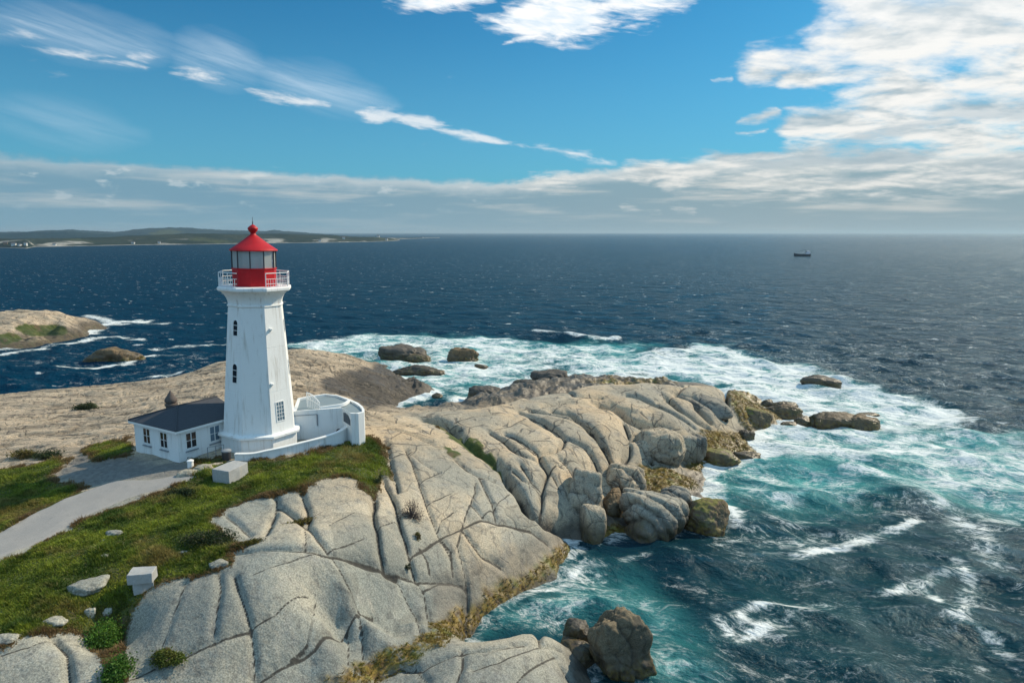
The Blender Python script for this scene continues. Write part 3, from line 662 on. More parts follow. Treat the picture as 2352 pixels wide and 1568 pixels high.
# ------------------------------------------------------------------ path
def path_mat():
    m, n, bs, pos = new_mat('gravel_asphalt')
    c = n.mix(n.noise(pos, .8, 5, .6), (.235, .228, .218), (.32, .305, .285))
    c = n.mix(n.math('MULTIPLY', n.sstep(n.noise(pos, 3, 5, .7), .55, .7), .35), c, (.17, .165, .155))
    c = n.mix(1.0, c, n_rgb(n, n.lin(n.noise(pos, 45, 2, .6), .3, .7, .75, 1.25)), 'MULTIPLY')
    n.l.new(c, bs.inputs['Base Color']); bs.inputs['Roughness'].default_value = .9
    n.l.new(n.bump(n.noise(pos, 40, 3, .6), .5, .02), bs.inputs['Normal'])
    return m
UP = [(-420,1400),(-200,1320),(0,1224),(90,1172),(190,1128),(260,1105),(340,1103),(405,1092)]
LO = [(-420,1470),(-200,1378),(0,1284),(110,1236),(210,1180),(300,1144),(380,1118),(452,1096)]
ul = [ghit(*p_) for p_ in UP]; ll = [ghit(*p_) for p_ in LO]
def resample(pl, n_):
    pl = np.array(pl); d = np.concatenate([[0], np.cumsum(np.linalg.norm(np.diff(pl[:, :2], axis=0), axis=1))]); t = np.linspace(0, d[-1], n_)
    return np.stack([np.interp(t, d, pl[:, k]) for k in range(3)], 1)
A_, B_ = resample(ul, 110), resample(ll, 110)
pv = []; NW = 20
for i in range(110):
    wob = .13*fbm(np.array([A_[i, 0]*.9]), np.array([A_[i, 1]*.9]), 3)[0]; wob2 = .13*fbm(np.array([B_[i, 0]*.9+7]), np.array([B_[i, 1]*.9]), 3)[0]
    for k in range(NW+1):
        t = k/NW; p_ = A_[i]*(1-t)+B_[i]*t; dirv = (B_[i]-A_[i])/np.linalg.norm(B_[i]-A_[i])
        p_ = p_+dirv*(wob*(1-t)+wob2*t); pv.append([p_[0], p_[1], 0])
pv = np.array(pv)
hx = head_h(pv[:, 0], pv[:, 1])
hm = hx.reshape(110, NW+1); hs = hm.copy()
for _ in range(12): hs[1:-1] = (hs[:-2]+2*hs[1:-1]+hs[2:])/4; hs[:, 1:-1] = (hs[:, :-2]+2*hs[:, 1:-1]+hs[:, 2:])/4
pz = np.maximum(hs, hm)+.035; pz[:, 0] = hm[:, 0]-.02; pz[:, -1] = hm[:, -1]-.02
px_ = grid_obj('path', pv[:, 0].reshape(110, NW+1), pv[:, 1].reshape(110, NW+1), pz, path_mat()); tag(px_, kind='structure')
def on_path(x, y):
    u, v = proj(x, y, head_h(x, y)); return inpoly(u, v, UP+LO[::-1])

# ------------------------------------------------------------------ sea
def sea():
    R_ = prog(95, 520, .34, 3.6, 1.0); L_ = prog(76, 420, .34, 3.6, 1.0)
    xs = np.concatenate([-np.geomspace(426, 30000, 40)[::-1], -L_[::-1], np.arange(-75.6, 94.8, .34), R_, np.geomspace(526, 30000, 40)])
    ys = np.concatenate([-np.geomspace(30, 3000, 12)[::-1], np.arange(-29, 16, 4.), np.arange(17, 125, .27), prog(125.3, 520, .34, 3.0), np.geomspace(525, 30000, 70)])
    X, Y = np.meshgrid(xs, ys)
    sx = np.gradient(xs)[None, :]; sy = np.gradient(ys)[:, None]
    rs = np.random.RandomState(3); Z = np.zeros(X.shape); DX = np.zeros(X.shape); DY = np.zeros(X.shape)
    base = math.atan2(-.86, -.50)
    for i in range(44):
        lam = 1.5*(11/1.5)**rs.rand(); a = base+rs.randn()*.50; k = 2*np.pi/lam; amp = .0100*lam**.9*(.6+.8*rs.rand())
        cx, sy_ = math.cos(a), math.sin(a)
        fade = smooth(lam/np.maximum(np.abs(sx), .01), 3, 7)*smooth(lam/np.maximum(np.abs(sy), .01), 3, 7)
        ph = k*(X*cx+Y*sy_)+rs.rand()*6.28
        # wave groups: the amplitude drifts over tens of metres
        gm = (1-.62*smooth(np.hypot(X, Y), 80, 220))*(.55+.9*np.clip(pnoise(X*.035+i*3.1, Y*.035-i*1.7)+.45, 0, 1.2))
        Z += fade*amp*gm*np.cos(ph); DX -= fade*.75*amp*gm*cx*np.sin(ph); DY -= fade*.75*amp*gm*sy_*np.sin(ph)
    seaZ0 = None
    def strokes(lst, wfun=lambda d, r: np.exp(-(d/r)**2)):
        o = np.zeros(X.shape)
        for r, amp, pl in lst:
            pw = [P(u, v, 0) for u, v in pl]; sub = np.zeros(X.shape)
            for a, b in zip(pw, pw[1:]): sub = np.maximum(sub, wfun(dseg(X, Y, a, b), r))
            o = np.maximum(o, amp*sub)
        return o
    def polys(lst):
        o = np.zeros(X.shape); wx = X+9.0*fbm(X*.05, Y*.05, 5, gain=.6)*smooth(Y, 45, 70)+2*fbm(X*.1, Y*.1, 3); wy = Y+9.0*fbm(X*.05+50, Y*.05, 5, gain=.6)*smooth(Y, 45, 70)+2*fbm(X*.1+9, Y*.1, 3)
        for amp, w, pl in lst:
            pw = [P(u, v, 0)[:2] for u, v in pl]
            xa = [p_[0] for p_ in pw]; ya = [p_[1] for p_ in pw]
            m = (X > min(xa)-2*w) & (X < max(xa)+2*w) & (Y > min(ya)-2*w) & (Y < max(ya)+2*w)
            val = np.zeros(X.shape); val[m] = amp*smooth(sdpoly(wx[m], wy[m], pw), -w, w); o = np.maximum(o, val)
        return o
    # breaking swells
    Z += strokes([(2.2, 1.05, [(1225,767),(1290,769),(1350,781),(1410,781)]), (2.2, .8, [(1960,1085),(2040,1110),(2110,1150)]), (2.0, .55, [(1830,1060),(1950,1050),(2100,1075)]),
                  (2.5, .5, [(1500,815),(1620,806),(1740,835)]), (1.8, .45, [(1740,1000),(1830,1035),(1920,1050)]), (1.5,.4,[(2300,1270),(2352,1290)])])
    foam = polys([
        (.66, 4.0, [(668,800),(700,780),(820,772),(960,768),(1060,770),(1180,780),(1260,792),(1330,804),(1450,830),(1440,850),(1330,862),(1290,870),(1190,888),(1050,922),(900,948),(850,940),(985,890),(905,862),(860,832),(760,815)]),
        (.50, 3.0, [(1250,785),(1330,790),(1420,790),(1480,815),(1460,850),(1380,835),(1320,815)]),
        (.95, 3.5, [(1440,825),(1520,800),(1620,793),(1720,820),(1850,850),(1990,888),(2100,925),(2190,965),(2180,1000),(2060,1010),(1900,1005),(1790,1000),(1740,930),(1660,880),(1500,872),(1330,866)]),
        (.76, 3.0, [(1700,990),(1850,990),(2000,1000),(2200,985),(2270,1010),(2290,1060),(2200,1090),(2090,1070),(1980,1065),(1880,1040),(1780,1020)]),
        (.50, 3.0, [(1620,1100),(1680,1070),(1740,1010),(1800,1020),(1880,1050),(1960,1090),(2060,1110),(2020,1150),(1900,1165),(1760,1175),(1640,1160),(1600,1130)]),
        (.60, 3.0, [(2120,1030),(2300,1000),(2480,1040),(2480,1200),(2300,1170),(2150,1130)]),
        (.44, 2.5, [(2180,1150),(2352,1170),(2400,1400),(2280,1330),(2200,1230)]),
        (.33, 1.5, [(1640,1180),(1900,1190),(2000,1230),(1850,1290),(1650,1290),(1560,1265)]),
        (.44, 1.2, [(1110,1460),(1200,1380),(1290,1310),(1340,1268),(1400,1275),(1380,1330),(1480,1350),(1520,1420),(1440,1400),(1330,1400),(1290,1460)]),
        (.36, 1.5, [(1480,1390),(1560,1400),(1640,1568),(1420,1600),(1480,1500)]),
        (.50, .8, [(1560,1520),(1640,1540),(1670,1580),(1580,1580)]),
        (.30, 2.0, [(1640,1380),(1900,1360),(2000,1420),(1760,1520),(1660,1500)]),
    ])
    foam = np.maximum(foam, strokes([
        (1.3, 1.02, [(1232,767.5),(1290,769.5),(1350,782),(1412,782)]), (1.3, .75, [(1450,832),(1480,845),(1530,870)]), (2.4, 1.05, [(1480,815),(1560,803),(1640,800),(1720,828),(1850,858),(1960,892)]),
        (.7, .80, [(1830,1285),(1900,1262),(1980,1240),(2060,1212),(2105,1195)]), (.6, .85, [(2030,1355),(2100,1338),(2160,1325),(2215,1305)]), (.5, .80, [(2110,1340),(2150,1360),(2165,1385)]),
        (.55, .78, [(1700,1415),(1760,1395),(1830,1388),(1900,1386)]), (.5, .8, [(1645,1425),(1670,1450),(1690,1475),(1760,1440)]), (.5, .7, [(1260,1350),(1310,1325),(1345,1290)]),
        (.5, .7, [(1430,1290),(1520,1265),(1600,1262),(1700,1235)]), (.7, .9, [(1660,1160),(1690,1180),(1690,1200)]), (.9, .9, [(1600,1080),(1625,1095),(1620,1120),(1590,1135)]),
        (1.1, .62, [(1950,1090),(2050,1105),(2150,1150),(2250,1220),(2290,1300)]), (.7, .6, [(2200,1290),(2230,1340),(2200,1420),(2300,1500)]), (1.2,.7,[(1700,990),(1760,1020),(1860,1040),(1960,1060)]),
        (2.2, .95, [(-60,812),(0,803),(60,792),(140,772),(200,768),(225,750),(270,738),(330,738)]), (1.6, .65, [(0,815),(120,795),(250,772),(320,780)]), (2.0, .6, [(330,742),(380,742)]), (2.0,.8,[(205,725),(240,735),(280,745)]),
        (1.0, .9, [(178,842),(250,842),(290,836),(325,818)]), (.9, .5, [(320,818),(420,815)]), (1.0, .6, [(180,845),(140,838)]), (1.0, .6, [(330,866),(400,862),(480,842)]),
        (1.5, .6, [(350,800),(440,795),(520,790)]),
    ]))
    foam = foam*np.where(foam > .2, np.clip(.86+.8*fbm(X*.33+3, Y*.5, 4), .35, 1.1), 1)
    # foam hugging every waterline of the headland
    hb = blur(base_h(X, Y), it=3)*((X > -66) & (X < 37) & (Y > 19) & (Y < 122)) + -9.0*(~((X > -66) & (X < 37) & (Y > 19) & (Y < 122)))
    shore = smooth(hb, -1.7, -.3)
    expo = smooth(Y, 52, 62)*.55+.46
    foam = np.maximum(foam, shore*expo*(X > -20))
    calm = strokes([(3.0, .8, [(1400,1278),(1500,1262),(1620,1240)]), (2.0, .6, [(1140,1500),(1240,1440)])])
    foam = foam*(1-.55*calm)
    foam = np.where(foam > .3, .3+(foam-.3)*.70, foam)
    foam += .30*fbm(X*.10, Y*.16, 4)*smooth(foam, .1, .4)
    right = smooth(X/(Y+20), -.05, .35)
    foam = np.maximum(foam, (.12+.08*right+.10*fbm(X*.03, Y*.03, 2))*smooth(-np.hypot(X, Y), -260, -120))
    turq = polys([
        (.75, 5, [(668,800),(820,772),(960,768),(1060,770),(1260,785),(1480,800),(1450,850),(1290,870),(1050,922),(880,948),(900,870),(760,815)]),
        (1.0, 4, [(1250,780),(1330,788),(1420,790),(1500,810),(1470,855),(1360,850)]),
        (.8, 4, [(1440,825),(1620,793),(1850,850),(2100,925),(2200,1000),(1900,1010),(1740,930),(1500,872)]),
        (1.0, 4, [(1600,1130),(1700,1040),(1850,1000),(2100,1000),(2420,1000),(2480,1140),(2352,1180),(2150,1150),(2020,1165),(1800,1180),(1640,1165)]),
        (.70, 2, [(1100,1470),(1200,1380),(1320,1275),(1440,1290),(1540,1380),(1660,1480),(1680,1600),(1400,1600),(1480,1480),(1300,1440)]),
        (.08, 4, [(1640,1180),(2100,1180),(2352,1170),(2420,1600),(1650,1600),(1600,1300)]),
    ])
    turq *= np.clip(.85+.7*fbm(X*.08, Y*.08, 3), 0, 1.2)
    turq = np.clip(turq*(1-.7*calm)+.35*shore*(X > -25)*(Y > 50), 0, 1)
    o = grid_obj('sea', X+DX, Y+DY, Z, None, dict(foam=np.clip(foam, 0, 1.2), turq=np.clip(turq, 0, 1)))
    m, n, bs, pos = new_mat('sea_water')
    f = n.attr('foam'); t = n.attr('turq')
    sep = n.add('ShaderNodeSeparateXYZ'); n.l.new(pos, sep.inputs[0])
    dist = n.vmath('LENGTH', n.vmath('MULTIPLY', pos, (1, 1, 0)))
    wd = n.vmath('MULTIPLY', n.vmath('SUBTRACT', n.noise(pos, .16, 3, .55, 0, 1), (.5, .5, .5)), (5.0, 5.0, 0))
    wpz = n.vmath('ADD', pos, wd)
    an = n.scalev(wpz, .55, 1.0, 1, math.radians(22))
    f1 = n.noise(an, .45, 8, .66, .5)
    rid = n.math('SUBTRACT', 1.0, n.math('MULTIPLY', n.math('ABSOLUTE', n.math('SUBTRACT', n.noise(an, .95, 8, .66, .25), .5)), 5.5), clamp=True)
    rid2 = n.math('SUBTRACT', 1.0, n.math('MULTIPLY', n.math('ABSOLUTE', n.math('SUBTRACT', n.noise(an, 2.4, 7, .66, .2), .5)), 6.0), clamp=True)
    pat = n.math('ADD', n.math('MULTIPLY', f1, .62), n.math('ADD', n.math('MULTIPLY', rid, .24), n.math('MULTIPLY', rid2, .20)))
    pat = n.lin(pat, .22, .86)
    thr = n.math('SUBTRACT', 1.0, f)
    fm = n.math('MULTIPLY', n.sstep(pat, n.math('SUBTRACT', thr, .12), n.math('ADD', thr, .30)), n.sstep(f, .03, .16, 0.0, .93))
    # sparse whitecaps on the open sea
    wc_v = n.scalev(pos, .40, .85, 1, math.radians(20))
    wc = n.noise(wc_v, .62, 4, .62, .3)
    wc = n.math('MULTIPLY', n.sstep(wc, .63, .715), n.sstep(n.noise(pos, 2.2, 5, .7), .36, .56))
    wc = n.math('MULTIPLY', wc, n.lin(dist, 60, 120, .5, .9))
    wc = n.math('MULTIPLY', wc, n.lin(dist, 500, 1600, 1.0, .25))
    fm = n.math('MAXIMUM', fm, wc)
    side = n.lin(n.math('DIVIDE', sep.outputs[0], n.math('ADD', dist, 1.0)), -.45, .35)
    deep = n.mix(side, (.0010, .028, .058), (.0040, .025, .036))
    tq = n.mix(n.noise(pos, .35, 4, .6), (.022, .200, .205), (.080, .360, .345))
    wcol = n.mix(n.math('MULTIPLY', t, .80), deep, tq)
    halo = n.sstep(pat, n.math('SUBTRACT', thr, .36), n.math('ADD', thr, .05))
    halo = n.math('MULTIPLY', halo, n.sstep(f, .08, .40))
    wcol = n.mix(n.math('MULTIPLY', halo, n.lin(t, 0, .6, .10, .55)), wcol, (.22, .50, .50))
    foamc = n.mix(n.noise(pos, 3, 4, .6), (.66, .71, .71), (.82, .83, .81))
    c = n.mix(fm, wcol, foamc)
    wv = n.scalev(pos, .6, 1.0, 1, math.radians(28))
    h = n.math('ADD', n.math('MULTIPLY', n.noise(wv, .30, 8, .60, .3), 1.15), n.math('MULTIPLY', fm, .06))
    h = n.math('ADD', h, n.math('MULTIPLY', n.noise(wv, .11, 5, .62, .4), n.lin(dist, 70, 220, .3, 3.2)))
    h = n.math('ADD', h, n.math('MULTIPLY', n.noise(wv, 2.0, 4, .6, .4), .13))
    h = n.math('ADD', h, n.math('MULTIPLY', n.noise(n.scalev(pos, .5, 1, 1, math.radians(10)), .045, 3, .6), n.lin(dist, 100, 600, 0, 4.0)))
    nrm = n.bump(h, .95, 1.0)
    rr = n.lin(dist, 60, 900, .12, .20)
    df = n.add('ShaderNodeBsdfDiffuse'); gl = n.add('ShaderNodeBsdfGlossy'); fr = n.add('ShaderNodeFresnel'); mx = n.add('ShaderNodeMixShader')
    gl.inputs['Color'].default_value = (.86, .95, 1.0, 1); n.l.new(c, df.inputs['Color']); n.l.new(rr, gl.inputs['Roughness']); fr.inputs['IOR'].default_value = 1.33
    for q_ in (df, gl, fr): n.l.new(nrm, q_.inputs['Normal'])
    # reflection turned down by hand towards the camera's left, imitating a polarising filter
    k = n.math('MULTIPLY', n.math('MULTIPLY', n.lin(side, 0, 1, .13, .80), n.lin(dist, 45, 200, .62, 1.0)), n.lin(fm, 0, 1, 1.0, .1))
    n.l.new(n.math('MULTIPLY', fr.outputs[0], k), mx.inputs[0]); n.l.new(df.outputs[0], mx.inputs[1]); n.l.new(gl.outputs[0], mx.inputs[2])
    n.l.new(mx.outputs[0], m.node_tree.nodes['Material Output'].inputs['Surface'])
    o.data.materials.append(m); tag(o, kind='structure')
sea()

# ------------------------------------------------------------------ lighthouse
def simple_mat(name, col, rough=.6, spec=.5, var=0.0, vscale=3.0, bump=0.0, bscale=20, metal=0, dirt=None):
    m, n, bs, pos = new_mat(name)
    c = n.mix(0, col, col)
    if var: c = n.mix(n.noise(pos, vscale, 5, .6), tuple(x*(1-var) for x in col), tuple(min(1, x*(1+var)) for x in col))
    if dirt:
        st = n.noise(n.scalev(pos, 2.2, 2.2, .16), 1.6, 5, .65)
        c = n.mix(n.math('MULTIPLY', n.sstep(st, .52, .72), dirt*1.15), c, (.36, .32, .26))
        rs_ = n.noise(n.scalev(pos, 4.5, 4.5, .10), 1.3, 4, .6)
        c = n.mix(n.math('MULTIPLY', n.sstep(rs_, .62, .72), dirt*.9), c, (.26, .155, .085))
        c = n.mix(n.math('MULTIPLY', n.sstep(n.noise(pos, 3.5, 6, .7), .60, .70), dirt*.8), c, (.42, .40, .37))
    n.l.new(c, bs.inputs['Base Color']); bs.inputs['Roughness'].default_value = rough; bs.inputs['Specular IOR Level'].default_value = spec
    bs.inputs['Metallic'].default_value = metal
    if bump: n.l.new(n.bump(n.noise(pos, bscale, 4, .6), .5, bump), bs.inputs['Normal'])
    return m
M_WHITE = simple_mat('white_lime_paint', (.78, .785, .77), .65, .35, .05, .6, .015, 9, dirt=.40)
M_WHITE2 = simple_mat('white_trim_paint', (.80, .80, .78), .5, .4, .04, 2)
M_RED = simple_mat('red_gloss_paint', (.44, .005, .010), .5, .3, .30, 2.5, .006, 8)
M_DARKF = simple_mat('dark_iron', (.035, .035, .04), .5, .5)
M_SHING = simple_mat('slate_shingle', (.050, .054, .064), .75, .4, .30, 5, .03, 14)
M_PANE = simple_mat('dark_window_glass', (.015, .018, .024), .08, .6)
M_PANEB = simple_mat('blue_grey_window_glass', (.10, .16, .21), .12, .6, .3, 6)
M_GREYP = simple_mat('grey_deck_paint', (.20, .25, .27), .6, .4, .10, 2, dirt=.2)
M_SILL = simple_mat('grey_sill', (.22, .24, .26), .7)
M_STONE = simple_mat('cut_granite', (.36, .36, .35), .85, .3, .28, 9, .012, 30, dirt=.25)
M_LENS = simple_mat('pale_lens', (.55, .60, .58), .2, .7, .25, 3)
M_BRICK = simple_mat('old_chimney_brick', (.115, .095, .085), .9, .2, .35, 9, .02, 12)
def glass_mat():
    m = bpy.data.materials.new('lantern_glass'); m.use_nodes = True; n = NT(m.node_tree); n.n.clear()
    out = n.add('ShaderNodeOutputMaterial'); tr = n.add('ShaderNodeBsdfTransparent'); gl = n.add('ShaderNodeBsdfGlossy'); df = n.add('ShaderNodeBsdfDiffuse')
    tr.inputs[0].default_value = (.88, .92, .90, 1); gl.inputs['Roughness'].default_value = .06; df.inputs[0].default_value = (.78, .82, .78, 1)
    a = n.add('ShaderNodeMixShader'); b = n.add('ShaderNodeMixShader'); a.inputs[0].default_value = .42; b.inputs[0].default_value = .16
    n.l.new(tr.outputs[0], a.inputs[1]); n.l.new(df.outputs[0], a.inputs[2]); n.l.new(a.outputs[0], b.inputs[1]); n.l.new(gl.outputs[0], b.inputs[2]); n.l.new(b.outputs[0], out.inputs[0])
    return m
M_GLASS = glass_mat()
TXc, TYc, TG = -18.1, 47.5, 6.95   # the old tower leans a little
A0 = math.radians(-75.4)       # outward direction of the face towards the camera
def Rz(z): return 2.55+(1.86-2.55)*(z-8.2)/(17.0-8.2)
light = empty('lighthouse', (TXc, TYc, TG), 'tall white octagonal lighthouse with red lantern room on top of the granite headland', 'lighthouse')
light.rotation_euler = (0, math.radians(1.15), 0)
def LB(): return bmesh.new()
R0 = A0+math.pi/8
def L(z): return z-TG
def part_lathe(name, prof, mat, n=8, rot=R0, parent=light, auto=30):
    bm = LB(); lathe(bm, [(r, L(z)) for r, z in prof], n, rot); return bm_obj(name, bm, mat, parent, auto=auto)
part_lathe('plinth', [(2.72, 6.2), (2.70, 7.95), (2.76, 8.0), (2.92, 8.06), (2.92, 8.2), (2.80, 8.26), (2.56, 8.30)], M_WHITE)
prof = []
for a_, b_ in ((8.2, 11.15), (11.19, 14.2), (14.24, 16.95)):
    prof += [(Rz(a_), a_), (Rz(b_), b_), (Rz(b_)-.018, b_+.005), (Rz(b_)-.018, b_+.035)]
prof += [(1.865, 17.0), (1.92, 17.03), (1.92, 17.13), (1.87, 17.16)]
part_lathe('shaft', prof, M_WHITE)
fl = [(1.86, 17.14)]+[(1.86+.50*(t**2.2), 17.14+t*.94) for t in np.linspace(.1, 1, 9)]
part_lathe('flared_cornice', fl, M_WHITE)
part_lathe('gallery', [(2.36, 18.06), (2.46, 18.08), (2.52, 18.14), (2.52, 18.30), (2.46, 18.36), (1.2, 18.37)], M_WHITE)
rail = None
bm = LB(); vs = [(2.38*math.cos(R0+k*math.pi/4), 2.38*math.sin(R0+k*math.pi/4)) for k in range(8)]
for k in range(1, 8):           # the side towards the camera is open
    k -= 1
    a_, b_ = Vector((*vs[k], 0)), Vector((*vs[(k+1) % 8], 0))
    for zz, r_ in ((19.33, .030), (18.95, .018), (18.62, .018)): tube(bm, a_+Vector((0, 0, L(zz))), b_+Vector((0, 0, L(zz))), r_, 5)
    for j in range(9):
        p_ = a_.lerp(b_, j/9); tube(bm, p_+Vector((0, 0, L(18.4))), p_+Vector((0, 0, L(19.33 if j == 0 else 18.95))), .032 if j == 0 else .015, 5)
    m_ = a_.lerp(b_, .5); tube(bm, m_+Vector((0, 0, L(18.4))), m_+Vector((0, 0, L(19.33))), .022, 5)
bm_obj('gallery_railing', bm, M_WHITE2, light)
lr = R0+math.radians(9)
part_lathe('lantern_base', [(1.50, 18.30), (1.50, 18.40), (1.45, 18.42), (1.45, 19.50), (1.50, 19.53), (1.50, 19.60), (1.38, 19.61)], M_RED, 10, lr)
for k in range(10):
    bm = LB(); a_ = lr+k*math.pi/5; tube(bm, (1.44*math.cos(a_), 1.44*math.sin(a_), L(19.58)), (1.44*math.cos(a_), 1.44*math.sin(a_), L(20.82)), .042, 6); bm_obj('mullion', bm, M_DARKF, light)
gp = []
for k in range(10):
    a_, b_ = lr+k*math.pi/5, lr+(k+1)*math.pi/5; r_ = 1.40
    mesh_obj('lantern_pane', [(r_*math.cos(a_), r_*math.sin(a_), L(19.6)), (r_*math.cos(b_), r_*math.sin(b_), L(19.6)), (r_*math.cos(b_), r_*math.sin(b_), L(20.8)), (r_*math.cos(a_), r_*math.sin(a_), L(20.8))], [(0, 1, 2, 3)], M_GLASS, light)
part_lathe('lens', [(.30, 19.4), (.34, 19.7), (.52, 19.78), (.62, 20.1), (.62, 20.3), (.50, 20.6), (.26, 20.66)], M_LENS, 20, 0, auto=50)
for k in range(3):
    bm = LB(); a_ = A0+.55+k*2.1; tube(bm, (.85*math.cos(a_), .85*math.sin(a_), L(19.5)), (.85*math.cos(a_), .85*math.sin(a_), L(20.8)), .10, 8); bm_obj('lens_post', bm, M_DARKF, light)
roof = part_lathe('lantern_roof', [(1.2, 20.78), (1.56, 20.76), (1.60, 20.81), (1.56, 20.86), (1.33, 21.02), (1.08, 21.19), (.83, 21.37), (.58, 21.56), (.35, 21.74), (.20, 21.86), (.17, 21.94)], M_RED, 20, lr, auto=40)
part_lathe('ball_finial', [(.16, 21.90), (.17, 21.98), (.30, 22.14), (.345, 22.24), (.33, 22.32), (.20, 22.44), (.05, 22.54)], M_RED, 12, lr, roof, auto=40)
bm = LB(); tube(bm, (0, 0, L(22.50)), (0, 0, L(22.74)), .035, 6); tube(bm, (0, 0, L(22.72)), (0, 0, L(23.04)), .014, 5)
bm_obj('lightning_rod', bm, M_DARKF, roof)
def face_M(k, z, side=0.0, out=0.0):
    """frame on tower face k: x along the face, y outwards, z up the sloping wall"""
    an = A0+k*math.pi/4; nrm = Vector((math.cos(an), math.sin(an), 0)); tang = Vector((-math.sin(an), math.cos(an), 0))
    slope = (1.86-2.55)/(17.0-8.2)*math.cos(math.pi/8); up = (Vector((0, 0, 1))+nrm*slope).normalized(); nn = tang.cross(up)
    ap = Rz(z)*math.cos(math.pi/8)
    M = Matrix((tang, nn, up)).transposed().to_4x4(); M.translation = nrm*ap+tang*side+nn*out+Vector((0, 0, L(z)))
    return M
def arch(w, h, n_=8, round_=True):
    if not round_: return [(-w, -h/2), (w, -h/2), (w, h/2), (-w, h/2)]
    return [(-w, -h/2), (w, -h/2)]+[(w*math.cos(t), h/2-w+w*math.sin(t)) for t in np.linspace(0, math.pi, n_)]
def window(M, w, h, parent, round_=False, pane=M_PANE, frame=M_WHITE2, nx=2, nz=2, sill=True, fw=.05, muntin=.016, glow=None):
    fr = LB(); o = arch(w+fw, h+2*fw, 8, round_); i = arch(w, h, 8, round_); N = len(o)
    v = {}
    for nm, pl, y in (('o0', o, -.03), ('o1', o, .035), ('i1', i, .035), ('i0', i, -.03)): v[nm] = [fr.verts.new(M @ Vector((x, y, z))) for x, z in pl]
    for a_, b_ in (('o0', 'o1'), ('o1', 'i1'), ('i1', 'i0')):
        for k in range(N): fr.faces.new([v[a_][k], v[a_][(k+1) % N], v[b_][(k+1) % N], v[b_][k]])
    fo = bm_obj('window', fr, frame, parent)
    pb = LB(); pb.faces.new([pb.verts.new(M @ Vector((x, .010, z))) for x, z in i]); bm_obj('pane', pb, pane, fo)
    def bar(*b):
        mb = LB(); box(mb, *b, M); bm_obj('muntin', mb, frame, fo)
    for a_ in range(1, nx): x = -w+2*w*a_/nx; bar(x-muntin*(1.8 if nx == 2 else 1), x+muntin*(1.8 if nx == 2 else 1), .004, .027, -h/2, h/2)
    for a_ in range(1, nz): z = -h/2+h*a_/nz; bar(-w, w, .003, .023, z-muntin, z+muntin)
    if sill:
        sb = LB(); box(sb, -w-.10, w+.10, -.02, .11, -h/2-fw-.20, -h/2-fw-.13, M); bm_obj('sill', sb, M_SILL, fo)
    return fo
for k, z, w, h, sd in ((-1, 15.6, .21, 1.05, .12), (-1, 12.5, .22, 1.30, .14), (2, 15.6, .2, .9, -.1), (2, 12.6, .2, 1.1, -.1)):
    window(face_M(k, z, sd), w, h, light, True, nx=1, nz=3, sill=False, fw=.04)
window(face_M(1, 9.75, -.12), .31, 1.30, light, False, M_PANEB, nx=3, nz=5, sill=False, fw=.06, muntin=.016)
for z, sd in ((15.5, -.36), (11.75, -.66)):
    bm = LB(); M = face_M(1, z, sd); box(bm, -.12, .12, -.02, .14, -.07, .06, M); box(bm, -.05, .05, .14, .22, -.05, .02, M); bm_obj('vent', bm, M_WHITE2, light)

# ------------------------------------------------------------------ low house beside the tower
an = math.radians(59.5); ux = Vector((math.cos(an), math.sin(an), 0)); uy = Vector((-math.sin(an), math.cos(an), 0))   # ux back along the right wall, uy along the left wall
HG = 6.9
house = empty('small_house', (-22.05, 43.45, HG), 'small white hip roofed house with dark slate roof built against the lighthouse', 'house')
HM = Matrix((ux, uy, Vector((0, 0, 1)))).transposed().to_4x4()
W_, LEN, EV = 4.9, 4.9, 2.28
bm = LB(); box(bm, 0, LEN, 0, W_, -.9, EV, HM); bm_obj('wall', bm, M_WHITE, house)
bm = LB(); o = .24; rz = .92
def V(x, y, z): return HM @ Vector((x, y, z))
e = [V(-o, -o, EV-.05), V(LEN, -o, EV-.05), V(LEN, W_+o, EV-.05), V(-o, W_+o, EV-.05)]
e2 = [p_+Vector((0, 0, .06)) for p_ in e]
tops = [V(1.75, W_/2, EV+rz), V(LEN, W_/2, EV+rz)]
ev = [bm.verts.new(p_) for p_ in e]; e2v = [bm.verts.new(p_) for p_ in e2]; tv = [bm.verts.new(p_) for p_ in tops]
bm.faces.new(ev[::-1])
for k in range(4): bm.faces.new([ev[k], ev[(k+1) % 4], e2v[(k+1) % 4], e2v[k]])
bm.faces.new([e2v[0], e2v[1], tv[1], tv[0]]); bm.faces.new([e2v[2], e2v[3], tv[0], tv[1]]); bm.faces.new([e2v[3], e2v[0], tv[0]]); bm.faces.new([e2v[1], e2v[2], tv[1]])
roof_h = bm_obj('roof', bm, M_SHING, house)
bm = LB()
for a_, b_ in (((-o, -o), (-o, W_+o)), ((-o, -o), (LEN, -o))):
    if a_[0] == b_[0]: box(bm, -o-.015, -o+.10, a_[1]-.015, b_[1], EV-.20, EV-.055, HM)
    else: box(bm, a_[0]+.102, b_[0], -o-.015, -o+.10, EV-.20, EV-.055, HM)
bm_obj('fascia', bm, M_WHITE2, house)
bm = LB(); hp = [tops[0]+Vector((0, 0, .02)), e2[0]+Vector((0, 0, .02))]; tube(bm, hp[0], hp[1], .05, 6); tube(bm, tops[0]+Vector((0, 0, .02)), tops[1]+Vector((0, 0, .02)), .05, 6); tube(bm, tops[0]+Vector((0, 0, .02)), e2[3]+Vector((0, 0, .02)), .05, 6)
bm_obj('ridge_cap', bm, M_SHING, roof_h)
bm = LB(); c_ = V(1.9, W_/2+.95, 0); lathe(bm, [(.36, EV+.35), (.36, EV+.78), (.43, EV+.82), (.43, EV+.92), (.33, EV+.97), (.42, EV+1.12), (.40, EV+1.26), (.30, EV+1.42), (.19, EV+1.58), (.09, EV+1.74), (.02, EV+1.88)], 12, .3, c_.x, c_.y)
